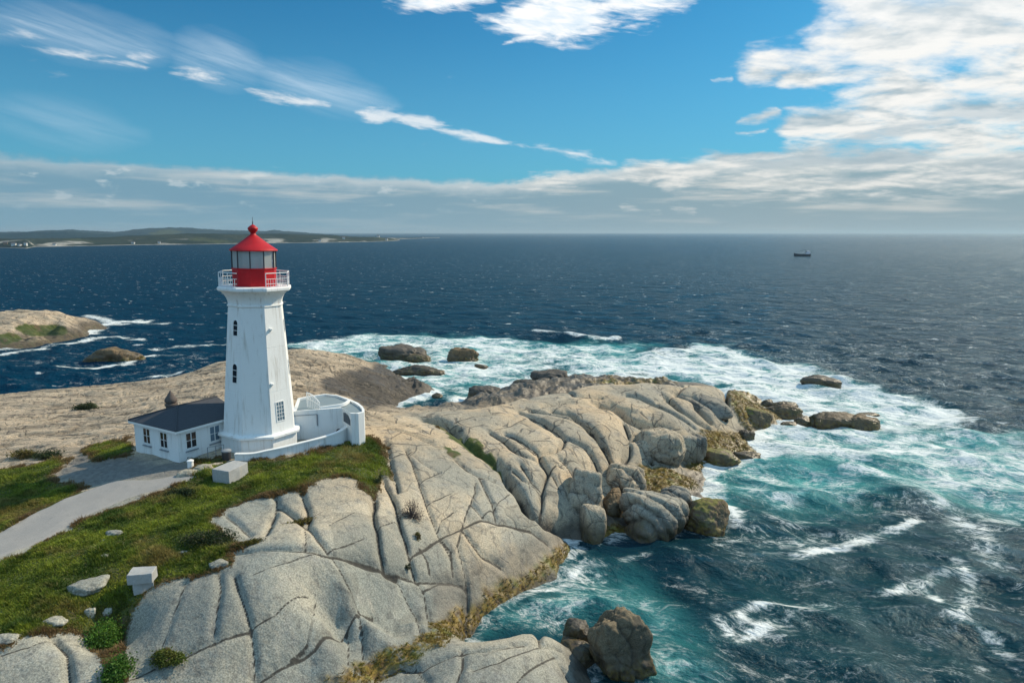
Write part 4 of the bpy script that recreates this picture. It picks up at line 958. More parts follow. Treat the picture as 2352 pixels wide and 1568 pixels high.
bm_obj('chimney', bm, M_BRICK, roof_h, auto=50)
def wall_M(side, along, z):
    if side == 'left': x, nn, p_ = -uy, -ux, V(0, along, z)
    else: x, nn, p_ = ux, -uy, V(along, 0, z)
    M = Matrix((x, nn, Vector((0, 0, 1)))).transposed().to_4x4(); M.translation = p_; return M
for sd, al in (('left', 3.45), ('left', 1.52)): window(wall_M(sd, al, 1.35), .36, 1.0, house, nx=2, nz=2, fw=.04)
for sd, al, pn in (('right', .95, M_PANE), ('right', 2.75, M_PANEB)): window(wall_M(sd, al, 1.35), .36, 1.0, house, nx=2, nz=2, fw=.04, pane=pn)
bm = LB(); box(bm, 3.62, LEN, -.35, 0.002, -.9, EV-.22, HM); bm_obj('porch_return', bm, M_WHITE, house)

# ------------------------------------------------------------------ curved terrace on the right of the tower
terr = empty('entrance_terrace', (-14.5, 48.0, 6.9), 'white curved terrace walls and raised deck wrapping the right foot of the lighthouse', 'terrace')
TO = Vector((-14.5, 48.0, 6.9))
rim = [(540,1043,7.40),(580,1042,7.42),(612.5,1035.5,7.5),(640,1030,7.55),(687.5,1018.5,7.62),(737.5,1006,7.72),(775,993.5,7.82),(792,983,7.88),(800,976,7.9),(801,970,7.92),(796,964,7.94),(787.5,958.5,7.96),(772.5,952,7.98)]
rp = [Vector(P(*r_)) for r_ in rim]
def spline(pl, n_=8):
    out = []
    for i in range(len(pl)-1):
        p0, p1, p2, p3 = pl[max(i-1, 0)], pl[i], pl[i+1], pl[min(i+2, len(pl)-1)]
        for k in range(n_):
            t = k/n_; out.append(.5*((2*p1)+(-p0+p2)*t+(2*p0-5*p1+4*p2-p3)*t*t+(-p0+3*p1-3*p2+p3)*t**3))
    return out+[pl[-1]]
rp = spline(rp)
def wall_strip(name, line, th, zb, mat, parent, off, cap=.0):
    bm = LB(); rows = []
    for i, p_ in enumerate(line):
        d = (line[min(i+1, len(line)-1)]-line[max(i-1, 0)]); d.z = 0; d.normalize(); s = Vector((-d.y, d.x, 0))
        a_, b_ = p_-s*th/2, p_+s*th/2
        zt = p_.z
        rows.append([bm.verts.new(q_-off) for q_ in (Vector((a_.x, a_.y, zb(p_))), Vector((a_.x, a_.y, zt)), Vector((b_.x, b_.y, zt)), Vector((b_.x, b_.y, zb(p_))))])
    for a_, b_ in zip(rows, rows[1:]):
        for k in range(4): bm.faces.new([a_[k], a_[(k+1) % 4], b_[(k+1) % 4], b_[k]])
    bm.faces.new(rows[0]); bm.faces.new(rows[-1][::-1])
    return bm_obj(name, bm, mat, parent, auto=35)
par = wall_strip('low_parapet', rp, .22, lambda p_: 6.2, M_WHITE, terr, TO)
wall_strip('coping', [p_+Vector((0, 0, .07)) for p_ in rp], .31, lambda p_: p_.z-.075, M_WHITE2, par, TO)
deck = [(672.5,944),(720,941),(761,938),(786,936),(806,949),(823,949.5),(836,946),(837,940),(833,933),(822,924),(800,915),(774,906.5),(746,904),(710,909),(684,914)]
ZD = 9.2
dp_ = [Vector(P(u, v, ZD)) for u, v in deck]
cen = sum(dp_, Vector())/len(dp_)
bm = LB(); N = len(dp_)
lo = [bm.verts.new(Vector((p_.x, p_.y, 6.2))-TO) for p_ in dp_]; hi = [bm.verts.new(p_-TO) for p_ in dp_]
ins = [p_+(cen-p_).normalized()*.24 for p_ in dp_]
i1 = [bm.verts.new(p_-TO) for p_ in ins]; i0 = [bm.verts.new(p_-TO-Vector((0, 0, .16))) for p_ in ins]
for a_, b_ in ((lo, hi), (hi, i1), (i1, i0)):
    for k in range(N): bm.faces.new([a_[k], a_[(k+1) % N], b_[(k+1) % N], b_[k]])
blk = bm_obj('raised_deck_wall', bm, M_WHITE, terr)
bm = LB(); bm.faces.new([bm.verts.new(p_-TO-Vector((0, 0, .14))) for p_ in ins]); bm_obj('deck_floor', bm, M_GREYP, terr)
bm = LB(); mid_ = spline([Vector(P(u, v, ZD+.02)) for u, v in [(735,937),(765,933),(790,928),(803,919)]], 6)
bm.free(); wall_strip('deck_kerb', [p_+Vector((0, 0, .10)) for p_ in mid_], .16, lambda p_: ZD-.1, M_WHITE2, terr, TO)
bm = LB(); a_, b_ = Vector(P(706, 931, ZD)), Vector(P(734, 938, ZD)); 
for k in range(8):
    t = k/7; p_ = a_.lerp(b_, t)-TO; hh = 1.0-.55*t*t; tube(bm, p_-Vector((0, 0, .1)), p_+Vector((0, 0, hh)), .05 if k in (0, 7) else .03, 6)
    if k: tube(bm, pp_, p_+Vector((0, 0, hh)), .045, 6); tube(bm, pp_-Vector((0, 0, .5*ph)), p_+Vector((0, 0, hh*.5)), .025, 5)
    pp_ = p_+Vector((0, 0, hh)); ph = hh
bm_obj('balustrade', bm, M_WHITE2, terr)
# floor of the court, dark openings
fl_ = [Vector(P(u, v, 7.0)) for u, v in [(610,1045),(690,1028),(740,1016),(780,1003),(800,990),(790,975),(765,975),(700,985),(660,1000)]]
bm = LB(); bm.faces.new([bm.verts.new(p_-TO) for p_ in fl_]); bm_obj('court_floor', bm, M_GREYP, terr)
def opening(pl, a_, b_, out):
    d = (b_-a_); d.z = 0; Ld = d.length; d.normalize(); nn = Vector((d.y, -d.x, 0))
    bm = LB(); f = [bm.verts.new(a_+d*(x*Ld)+Vector((0, 0, z))+nn*out-TO) for x, z in pl]; g = [bm.verts.new(a_+d*(x*Ld)+Vector((0, 0, z))-nn*.05-TO) for x, z in pl]
    bm.faces.new(f)
    for k in range(len(pl)): bm.faces.new([f[k], f[(k+1) % len(pl)], g[(k+1) % len(pl)], g[k]])
    bm_obj('dark_opening', bm, M_PANE, terr)
opening([(.15, -.95), (.9, -.95), (.9, -.55), (.7, -.30), (.4, -.22), (.15, -.3)], dp_[3], dp_[4], .03)
opening([(.35, -2.1), (.95, -2.1), (.95, -1.75), (.8, -1.6), (.5, -1.58), (.35, -1.7)], dp_[2], dp_[3], .03)
bm = LB(); p_ = dp_[0].lerp(dp_[2], .62)-TO; nn = (dp_[2]-dp_[0]); nn = Vector((nn.y, -nn.x, 0)).normalized()
tube(bm, p_+nn*.06+Vector((0, 0, -.35)), p_+nn*.06+Vector((0, 0, -1.2)), .05, 6); tube(bm, dp_[0]-TO+nn*.05+Vector((0, 0, -.34)), p_+nn*.05+Vector((0, 0, -.34)), .025, 5)
bm_obj('downpipe', bm, M_SILL, terr)

# ------------------------------------------------------------------ small fittings by the house
bm = LB(); a_, b_ = ghit(478, 1052), ghit(515, 1045); o_ = Vector(a_)
for t in (0, .5, 1): p_ = Vector(a_).lerp(Vector(b_), t)-o_; tube(bm, p_-Vector((0, 0, .2)), p_+Vector((0, 0, .75)), .025, 6)
tube(bm, Vector((0, 0, .75)), Vector(b_)-o_+Vector((0, 0, .75)), .025, 6); tube(bm, Vector((0, 0, .4)), Vector(b_)-o_+Vector((0, 0, .4)), .018, 6)
hr = bm_obj('handrail', bm, M_SILL, None); hr.location = o_; tag(hr, 'thin grey metal handrail in front of the white house wall', 'handrail')
c_ = ghit(521, 1056); bn = empty('litter_bin', c_, 'dark squat litter bin at the corner between house and lighthouse plinth', 'bin')
bm = LB(); lathe(bm, [(.26, -.1), (.30, .55), (.30, .62)], 12); bm_obj('drum', bm, M_DARKF, bn, auto=40)
bm = LB(); lathe(bm, [(.33, .60), (.33, .68), (.20, .76), (.05, .78)], 12); bm_obj('lid', bm, M_SILL, bn, auto=40)
c_ = ghit(438, 1072); bm = LB(); lathe(bm, [(.20, -.2), (.19, .35), (.22, .37), (.22, .45), (.12, .5), (.02, .52)], 10); ps = bm_obj('bollard', bm, M_WHITE2, None, auto=40); ps.location = c_
tag(ps, 'short white rounded bollard at the near corner of the house', 'bollard')

# ------------------------------------------------------------------ cut stone blocks
def stone_block(label, group, u, v, size, yaw, dz=0.0, tilt=0.0, z=None, cut=0.0):
    c_ = ghit(u, v); bm = LB(); lx, ly, lz = size
    box(bm, -lx/2, lx/2, -ly/2, ly/2, 0, lz)
    bmesh.ops.subdivide_edges(bm, edges=bm.edges[:], cuts=5, use_grid_fill=True)
    for q_ in bm.verts:
        w_ = q_.co+Vector((u, v, 0)); q_.co += Vector((mnoise.noise(w_*2.3), mnoise.noise(w_*2.3+Vector((9, 0, 0))), mnoise.noise(w_*2.3+Vector((0, 9, 0)))))*.025
        if cut and q_.co.x > 0: q_.co.y *= 1-cut*q_.co.x/lx*2
    bmesh.ops.bevel(bm, geom=[e_ for e_ in bm.edges if e_.calc_face_angle(0) > .9], offset=.02, segments=1, affect='EDGES')
    o_ = bm_obj('stone_block', bm, M_STONE, None); o_.location = (c_[0], c_[1], (c_[2] if z is None else z)+dz); o_.rotation_euler = (tilt, 0, math.radians(yaw))
    return tag(o_, label, 'stone block', group)
stone_block('long cut granite slab bench lying in the grass below the house', 'cut granite blocks', 532, 1098, (1.80, 1.28, .95), 70, -.12, 0, None, .18)
stone_block('short grey granite block wedged underneath the upper block, on the grass', 'cut granite blocks', 329, 1350, (.85, .52, .56), 34, -.15)
stone_block('pale cut granite block balanced on top of another block in the grass', 'cut granite blocks', 330, 1350, (1.08, .78, .50), 8, .40, .03, None, .12)

# ------------------------------------------------------------------ boulders
def boulder(name, label, cat, u, v, z, size, yaw, mat, seed, group=None, grooves=(), lump=.18, sq=2.6, tilt=(0, 0), det=5, sub=None, flat=0.0):
    """rounded block; grooves: (axis angle in the x-z or y-z plane, spacing, depth)"""
    c_ = P(u, v, z); bm = LB(); bmesh.ops.create_icosphere(bm, subdivisions=det, radius=1)
    sd = Vector((seed*7.13, seed*3.7, seed*1.9)); rx, ry, rz = size; rr = random.Random(seed); PL = []
    for i in range(15):
        n_ = Vector((rr.gauss(0, 1), rr.gauss(0, 1), rr.gauss(0, 1))).normalized(); PL.append((n_, (rr.uniform(.82, 1.05))**9))
    PL += [(Vector((0, 0, 1)), .92**9), (Vector((1, 0, 0)), .98**9), (Vector((-1, 0, 0)), .98**9), (Vector((0, 1, 0)), 1), (Vector((0, -1, 0)), 1)]
    gv_ = []
    for q_ in bm.verts:
        g_ = 0.0; d = q_.co.normalized(); k = sum(max(0.0, d.dot(n_))**9/h_ for n_, h_ in PL)**(-1/9.0)
        p_ = Vector((d.x*rx, d.y*ry, d.z*rz))*k; m_ = (rx*ry*rz)**(1/3)
        h = 1+lump*.55*mnoise.noise(d*1.3+sd)+lump*.40*mnoise.noise(d*2.9+sd)+lump*.25*mnoise.noise(d*6.5+sd)+lump*.12*mnoise.noise(d*14+sd)
        cel = mnoise.voronoi(d*1.25+sd)[0]; e_ = cel[1]-cel[0]
        h -= .045*math.exp(-(e_/.035)**2)*min(1.0, lump/.18)
        for ang_, n_, dep, off in grooves:
            t = (p_.x*math.cos(ang_)+p_.z*math.sin(ang_)+.30*p_.y)/m_*n_+off+.35*mnoise.noise(d*1.4+sd); fr = t-math.floor(t)
            g_ = max(g_, (1-2*min(fr, 1-fr))**14); h -= 2.6*dep*(1-2*min(fr, 1-fr))**4*(.45+1.1*abs(mnoise.noise(Vector((math.floor(t+.5)*5.13, seed*1.7, .4)))))
        p_ *= h
        if flat and p_.z > rz*flat: p_.z = rz*flat+(p_.z-rz*flat)*.35
        q_.co = p_; gv_.append(max(g_, math.exp(-(e_/.022)**2)*.8))
    o_ = bm_obj(name, bm, mat, None, True); o_.location = c_
    o_.data.attributes.new('groove', 'FLOAT', 'POINT').data.foreach_set('value', gv_); o_.rotation_euler = (math.radians(tilt[0]), math.radians(tilt[1]), math.radians(yaw))
    return tag(o_, label, cat, group)
G1 = 'boulders along the foot of the headland'; G2 = 'rocks awash in the surf'; G3 = 'rocks in the grass'
B = 'boulder'
boulder(B, 'tall ribbed granite boulder standing over the narrow gully', B, 1346, 1146, 1.9, (1.45, 2.2, 2.5), -12, M_ROCK, 1, G1, [(1.35, 1.6, .06, .2)], .12, 3.0, (-18, 8))
boulder(B, 'egg shaped boulder leaning at the foot of the tall ribbed boulder', B, 1362, 1212, .9, (.95, 1.1, 1.75), 10, M_ROCK, 2, G1, [], .10, 2.3, (-10, 6))
boulder(B, 'creased round topped boulder uphill of the mossy ledge', B, 1434, 1108, 1.7, (1.75, 1.9, 1.7), 20, M_ROCK, 3, G1, [(.9, 1.4, .07, .1)], .14, 2.7, (-10, 18))
boulder(B, 'brown wedge of rock squeezed between two ribbed boulders', B, 1407, 1168, .8, (.85, 1.2, 1.5), 10, M_BROWN, 4, G1, [], .2, 2.6)
boulder(B, 'big ribbed boulder with dark slanting grooves at the waterline', B, 1510, 1180, 1.1, (2.9, 2.2, 1.9), 22, M_ROCK, 5, G1, [(.75, 2.1, .10, .3)], .12, 2.8, (-8, 16))
boulder(B, 'dark hump of rock behind the big ribbed boulder', B, 1553, 1150, 1.0, (1.5, 1.3, 1.25), 24, M_SHADE, 6, G1, [(.7, 1.7, .08, .1)], .14, 2.6, (0, 14))
boulder(B, 'mossy topped triangular boulder at the tip of the near rocks', B, 1622, 1190, .55, (1.7, 1.6, 1.55), 15, M_MOSS, 7, G1, [], .22, 2.5, (-14, 4))
boulder(B, 'large bluish grey block in the cluster under the ridge', B, 1518, 1030, 2.2, (2.3, 2.0, 2.1), 14, M_ROCK, 8, G1, [], .2, 3.2)
boulder(B, 'smooth round boulder at the right of the cluster under the ridge', B, 1574, 1032, 1.7, (1.25, 1.2, 1.75), 0, M_ROCK, 9, G1, [], .08, 2.3)
boulder(B, 'narrow dark boulder with vertical cracks beside the smooth round one', B, 1600, 1032, 1.5, (.9, 1.2, 1.6), 0, M_SHADE, 10, G1, [(.1, 1.6, .06, 0)], .16, 2.6)
boulder(B, 'low grey boulder at the left foot of the ridge cluster', B, 1474, 1044, 1.8, (1.3, 1.2, 1.4), 0, M_ROCK, 11, G1, [], .16, 2.6)
boulder(B, 'dark oval boulder resting near the end of the ridge', B, 1632, 936, 3.0, (2.9, 1.7, 1.15), -34, M_SHADE, 12, G1, [], .07, 2.3, (0, 14))
boulder(B, 'long dark oval boulder beside the oval one on the ridge', B, 1582, 932, 3.1, (3.6, 1.3, 1.1), -38, M_SHADE, 13, G1, [], .07, 2.4, (0, 16))
boulder(B, 'rusty red seaweed covered block at the point of the headland', B, 1725, 962, .7, (2.4, 2.0, 1.5), -20, M_MOSS, 14, G1, [], .2, 3.0)
boulder(B, 'brown weed covered boulder in the wash under the ridge cluster', B, 1652, 1054, .35, (2.0, 1.5, 1.15), -10, M_MOSS, 15, G1, [], .22, 2.8)
boulder(B, 'low dark rock at the outer edge of the mossy ledges', B, 1714, 1050, .1, (1.4, .9, .55), -10, M_DARK, 16, G2, [], .22, 2.5)
boulder(B, 'small black boulder in white water beside the mossy ledges', B, 1712, 1003, .3, (.9, .8, .8), 0, M_DARK, 17, G2, [], .25, 2.4)
boulder(B, 'great weathered boulder standing in the cove at the bottom', B, 1418, 1478, 1.2, (1.55, 1.5, 1.95), 12, M_BROWN, 63, None, [(.2, .9, .05, .1)], .24, 2.7, (-8, -6), 6)
boulder(B, 'small dark boulder touching the back of the great cove boulder', B, 1325, 1454, .55, (.75, .8, .85), 0, M_DARK, 19, None, [], .18, 2.5)
boulder(B, 'wet black boulder in the shade left of the great cove boulder', B, 1330, 1502, .2, (1.05, .9, .75), -14, M_DARK, 20, None, [], .2, 2.5)
boulder(B, 'slanted dark rock alone in the foam beyond the point', B, 1882, 880, .3, (2.8, 1.6, 1.35), -14, M_DARK, 21, G2, [], .22, 3.0, (0, 10))
boulder(B, 'brown double humped rock surrounded by foam off the point', B, 1922, 970, .1, (2.9, 2.0, 1.55), -8, M_BROWN, 22, G2, [], .26, 2.6)
boulder(B, 'dark right hand hump joined to the brown rock off the point', B, 1980, 978, .1, (2.1, 1.5, 1.3), -12, M_BROWN, 23, G2, [], .24, 2.6)
boulder(B, 'low dark slab just breaking the surface behind the brown humped rock', B, 1992, 954, .0, (1.5, .7, .30), 0, M_DARK, 24, G2, [], .2, 2.4)
boulder(B, 'tan block of rock washed by foam next to the point', B, 1800, 947, .3, (2.3, 1.5, 1.15), -8, M_BROWN, 25, G2, [], .2, 3.2)
boulder(B, 'flat dark rock just behind the tan washed block', B, 1800, 934, .1, (1.9, .9, .75), -8, M_DARK, 26, G2, [], .2, 2.6)
boulder(B, 'little round dark rock between the point and the humped rock', B, 1843, 968, .1, (.95, .8, .65), 0, M_DARK, 27, G2, [], .2, 2.4)
boulder(B, 'small half drowned black rock in foam left of the round one', B, 1812, 976, -.05, (1.1, .8, .40), 0, M_DARK, 28, G2, [], .25, 2.4)
boulder(B, 'tiny black rock at the seaward corner of the point', B, 1762, 928, .2, (.8, .7, .65), 0, M_DARK, 29, G2, [], .25, 2.4)
boulder(B, 'broad dark whaleback rock in the surf beyond the far slab', B, 925, 818, .2, (4.8, 2.8, 2.3), -6, M_DARK, 74, G2, [(.2, .8, .05, .3)], .28, 2.5)
boulder(B, 'brown shoulder of rock at the right of the dark whaleback', B, 958, 826, .0, (2.4, 1.6, 1.2), 0, M_BROWN, 31, G2, [], .2, 2.5)
boulder(B, 'brown pyramid shaped rock in the middle of the back surf', B, 1062, 826, .1, (3.1, 2.2, 2.1), -4, M_BROWN, 77, G2, [], .34, 2.6)
boulder(B, 'small dark rock awash in front of the pyramid rock', B, 1106, 843, -.1, (1.2, .8, .5), 0, M_DARK, 33, G2, [], .25, 2.4)
boulder(B, 'long low dark ledge between surf and far slab', B, 960, 857, -.1, (4.1, 1.8, 1.25), -5, M_DARK, 34, G2, [], .30, 2.6)
boulder(B, 'small black rock in the inlet behind the ridge', B, 1004, 912, .0, (.85, .7, .6), 0, M_DARK, 35, G2, [], .22, 2.4)
boulder(B, 'dark rough rock at the inner end of the inlet', B, 1110, 906, .7, (2.3, 1.6, 1.25), 0, M_DARK, 36, G2, [], .26, 2.4)
boulder(B, 'black humped rock on the seaward foot of the ridge', B, 1265, 874, .8, (3.0, 2.0, 1.5), -6, M_DARK, 37, G2, [], .26, 2.4)
boulder(B, 'dark low rock left of the black humped rock', B, 1214, 886, .4, (2.2, 1.5, 1.0), 0, M_DARK, 38, G2, [], .26, 2.4)
boulder(B, 'lone brown domed islet rock in blue water left of the lighthouse', B, 262, 826, .0, (4.4, 2.8, 2.6), -6, M_BROWN, 71, None, [], .26, 2.5)
for lab, u, v, s_, yw, sd_ in [
  ('largest pale lichened rock in the grass, left of the stacked blocks', 197, 1352, (.85, .52, .45), 20, 41), ('small white rock sitting alone in mid slope grass', 241, 1278, (.30, .22, .20), 10, 42),
  ('white speckled rock in the grass below the path', 263, 1226, (.46, .26, .22), 14, 43), ('tiny rose tinted stone beside the white speckled rock', 237, 1242, (.22, .16, .12), 0, 44),
  ('pale pointed rock above the gully bush', 208, 1410, (.24, .2, .36), 0, 45), ('flat weathered rock at the bottom of the lawn', 122, 1428, (.6, .34, .26), 14, 46),
  ('dull stone half hidden in dry grass beside the gully bush', 246, 1406, (.22, .18, .24), 0, 47), ('little pebble like rock left of the dark shrub', 423, 1268, (.22, .18, .12), 0, 48),
  ('rounded pale boulder where grass meets the granite dome', 502, 1298, (.46, .38, .32), 30, 49), ('pale rock at the edge of the path by the house corner', 466, 1078, (.7, .5, .38), 30, 50),
  ('brownish stone at the foot of the white bollard', 432, 1088, (.65, .45, .40), 10, 51), ('cut looking flat stone in front of the handrail', 495, 1066, (.5, .2, .10), 35, 52), ('pale stub of rock at the left edge of the lawn bottom', 8, 1470, (.6, .4, .3), 0, 53)]:
    c_ = ghit(u, v); boulder('rock', lab, 'rock', u, v, c_[2]+s_[2]*.02, (s_[0], s_[1], s_[2]*.85), yw, M_PALE, sd_, G3, [], .3, 2.8, det=4)

# ------------------------------------------------------------------ islet on the left
def islet():
    x = np.arange(-135, -66, .35); y = np.arange(112, 190, .35); X, Y = np.meshgrid(x, y)
    cp = [P(*c) for c in [(0,716,4.6),(110,716,4.6),(160,722,4.2),(200,732,2.4),(215,745,.3),(170,745,2.6),(140,742,3.2),(60,735,4.0),(0,740,3.6),(30,760,2.6),(90,765,2.2),(0,780,1.6),(60,780,1.0),(110,775,.5),(130,768,.6),(180,758,.4),(0,798,.1),(60,787,.2),(-150,720,4.8),(-300,720,5),(-150,800,.8),(-300,800,1)]]
    cp += [np.array([*P(u, v, 0)[:2], -2.5]) for u, v in [(240,742),(230,765),(150,785),(80,800),(0,812),(-150,825),(-300,830),(300,735)]]+[np.array(q_, float) for q_ in [(-66,190,-3),(-90,190,-3),(-115,190,-3),(-135,190,-2),(-66,112,-3),(-66,150,-3),(-85,182,-3),(-110,186,-3)]]
    cp = np.array(cp); n_ = len(cp); d2 = ((cp[:, None, :2]-cp[None, :, :2])**2).sum(-1); K = .5*d2*np.log(d2+1e-9)+np.eye(n_)*4
    A = np.zeros((n_+3, n_+3)); A[:n_, :n_] = K; A[:n_, n_] = 1; A[:n_, n_+1:] = cp[:, :2]; A[n_, :n_] = 1; A[n_+1:, :n_] = cp[:, :2].T
    w_ = np.linalg.solve(A, np.concatenate([cp[:, 2], [0, 0, 0]])); Z = np.full(X.shape, w_[n_])+w_[n_+1]*X+w_[n_+2]*Y
    for i in range(n_): d = (X-cp[i, 0])**2+(Y-cp[i, 1])**2; Z += w_[i]*.5*d*np.log(d+1e-9)
    s_ = fbm(X*.10, Y*.4, 4); Z += smooth(Z, -.5, 1.5)*(.55*s_+.5*fbm(X*.25, Y*.25, 4)-.5*smooth(1-np.abs(s_)*2.4, .8, 1))
    U, V_ = proj(X, Y, Z); jj = 12*fbm(X*.3, Y*.3, 3)
    g = (inpoly(U+jj, V_+.5*jj, [(25,752),(60,744),(140,748),(165,760),(140,772),(70,772)])|inpoly(U+jj, V_+.4*jj, [(0,768),(30,765),(60,778),(20,790),(0,790)])).astype(float)
    o_ = grid_obj('islet', X, Y, Z, M_TERR, dict(crack=smooth(1-np.abs(s_)*2.2, .85, 1)*.6, cdist=np.full(X.shape, 3.), grass=blur(g, it=3), algae=smooth(-Z, -2.0, -.6)*.35, back=np.ones(X.shape)*.9, wet=smooth(-Z, -2.9, -1.3)*.95*smooth(fbm(X*.25, Y*.25, 3), -.5, .1)), keep=Z > -1.2)
    tag(o_, kind='structure')
islet()

# ------------------------------------------------------------------ far shore and hills
def far_mat(name, base, base2, pale, zpale, scale=.02):
    m, n, bs, pos = new_mat(name)
    sep = n.add('ShaderNodeSeparateXYZ'); n.l.new(pos, sep.inputs[0]); z = sep.outputs[2]
    c = n.mix(n.sstep(n.noise(pos, scale, 6, .65), .36, .64), base, base2)
    c = n.mix(n.math('MULTIPLY', n.sstep(n.noise(pos, scale*.45, 5, .6), .58, .66), .7), c, (.062, .078, .044))
    if pale:
        pn = n.sstep(n.noise(n.scalev(pos, 1, 1, 4), scale*.7, 4, .6), .56, .63)
        c = n.mix(n.math('MULTIPLY', pn, n.sstep(z, zpale*.6, zpale*1.4, .8, 0)), c, (.36, .345, .31))
        c = n.mix(n.sstep(n.math('ADD', z, n.math('MULTIPLY', n.noise(pos, scale*2.5, 4, .6), 2.0)), 1.0, 2.2, .8, 0), c, (.34, .33, .31))
    n.l.new(c, bs.inputs['Base Color']); bs.inputs['Roughness'].default_value = .95; bs.inputs['Specular IOR Level'].default_value = .1
    n.l.new(n.bump(n.noise(pos, scale*3, 5, .7), 1.0, 6.0), bs.inputs['Normal'])
    return m
M_FAR = far_mat('shore_forest', (.013, .029, .028), (.030, .043, .036), True, 9, .012)
M_HILL = far_mat('haze_blue_forest', (.010, .036, .052), (.018, .044, .056), False, 0, .006)  # distance haze is painted into the hills as a bluer forest colour
LANDS = {}
def land(name, base_px, top_px, depth, dist, mat, rag=1.0, n_=420, skirt=0.0):
    """strip of land: base line at sea level (u, v), crest line seen at (u, v) a given distance behind it"""
    ub = np.array([p_[0] for p_ in base_px], float); vb = np.array([p_[1] for p_ in base_px], float)
    us = np.linspace(ub[0], ub[-1], n_); rows = 26; X = np.zeros((rows, n_)); Y = X.copy(); Z = X.copy()
    tu = [p_[0] for p_ in top_px]; tv_ = [p_[1] for p_ in top_px]
    for j, u in enumerate(us):
        b0 = P(u, np.interp(u, ub, vb), 0) if dist is None else None
        if b0 is None: d = ray(u, 534.5); b0 = np.array([d[0], d[1], 0])/np.hypot(d[0], d[1])*dist
        dr = b0[:2]/np.hypot(*b0[:2]); d = ray(u, np.interp(u, tu, tv_)); r1 = np.hypot(*b0[:2])+depth
        zt = max(HC+d[2]/np.hypot(d[0], d[1])*r1, .8)
        for i in range(rows):
            t = i/(rows-1); prof = math.sin(min(t/.62, 1)*math.pi/2)**.8 if t < .62 else math.cos((t-.62)/.38*math.pi/2)
            r = np.hypot(*b0[:2])+depth*t/.62; X[i, j], Y[i, j] = dr*r; Z[i, j] = zt*prof-(1.0 if t in (0, 1) else 0)
    env = smooth(Z, 1.5, 6)
    LANDS[name] = (X, Y, Z)
    Z += env*rag*(2.2*fbm(X*.012, Y*.012, 3)+1.6*np.abs(fbm(X*.05, Y*.05, 3)))
    return tag(grid_obj(name, X, Y, Z, mat), kind='structure')
land('far_shore', [(-500,575),(-200,572),(0,569),(60,571),(80,567),(150,566),(300,563),(480,561),(600,559),(760,557),(850,555.5),(905,553.5),(918,552.2)],
     [(-500,546),(0,548),(60,549),(150,547),(230,545),(320,541),(420,538),(490,537),(580,538.5),(660,538),(740,541),(800,543.5),(870,545),(905,547.5),(918,551.5)], 210, None, M_FAR, .9, 520)
land('spit', [(880,549.6),(905,549.4),(940,548.6),(990,546.8),(1010,546.3)], [(880,546.5),(920,546.6),(960,546.2),(1000,545.7),(1010,546)], 160, None, M_FAR, .3, 120)
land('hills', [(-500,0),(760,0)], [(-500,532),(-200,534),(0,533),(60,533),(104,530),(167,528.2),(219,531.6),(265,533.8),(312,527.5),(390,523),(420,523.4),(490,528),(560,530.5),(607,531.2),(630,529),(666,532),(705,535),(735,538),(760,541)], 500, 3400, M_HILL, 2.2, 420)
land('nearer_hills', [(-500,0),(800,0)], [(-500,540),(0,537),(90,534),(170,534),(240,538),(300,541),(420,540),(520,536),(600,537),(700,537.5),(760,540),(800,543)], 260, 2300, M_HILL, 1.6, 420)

# ------------------------------------------------------------------ houses on the far shore
M_HW = simple_mat('white_clapboard', (.62, .62, .60), .7); M_HR = simple_mat('dark_house_roof', (.10, .10, .11), .8); M_HB = simple_mat('brown_clapboard', (.30, .20, .14), .8)
def far_house(u, v, z, w, d, h, yaw, wm, label):
    X, Y, Z = LANDS['spit' if u > 930 else 'far_shore']; U, V_ = proj(X[1:17], Y[1:17], Z[1:17]); k = np.argmin((U-u)**2+9*(V_-v)**2)
    p_ = (X[1:17].ravel()[k], Y[1:17].ravel()[k], Z[1:17].ravel()[k]); w *= .5; d *= .5; h *= .55; e_ = empty('far_house', p_, label, 'house', 'houses along the far shore', math.radians(yaw))
    bm = LB(); box(bm, -w/2, w/2, -d/2, d/2, -1.5, h); bm_obj('wall', bm, wm, e_)
    bm = LB(); v_ = [bm.verts.new(q_) for q_ in [(-w/2-.4, -d/2-.5, h), (w/2+.4, -d/2-.5, h), (w/2+.4, d/2+.5, h), (-w/2-.4, d/2+.5, h), (-w/2-.4, 0, h+d*.4), (w/2+.4, 0, h+d*.4)]]
    for f in [(0, 1, 5, 4), (2, 3, 4, 5), (0, 4, 3), (1, 2, 5), (0, 3, 2, 1)]: bm.faces.new([v_[k] for k in f])
    bm_obj('roof', bm, M_HR, e_)
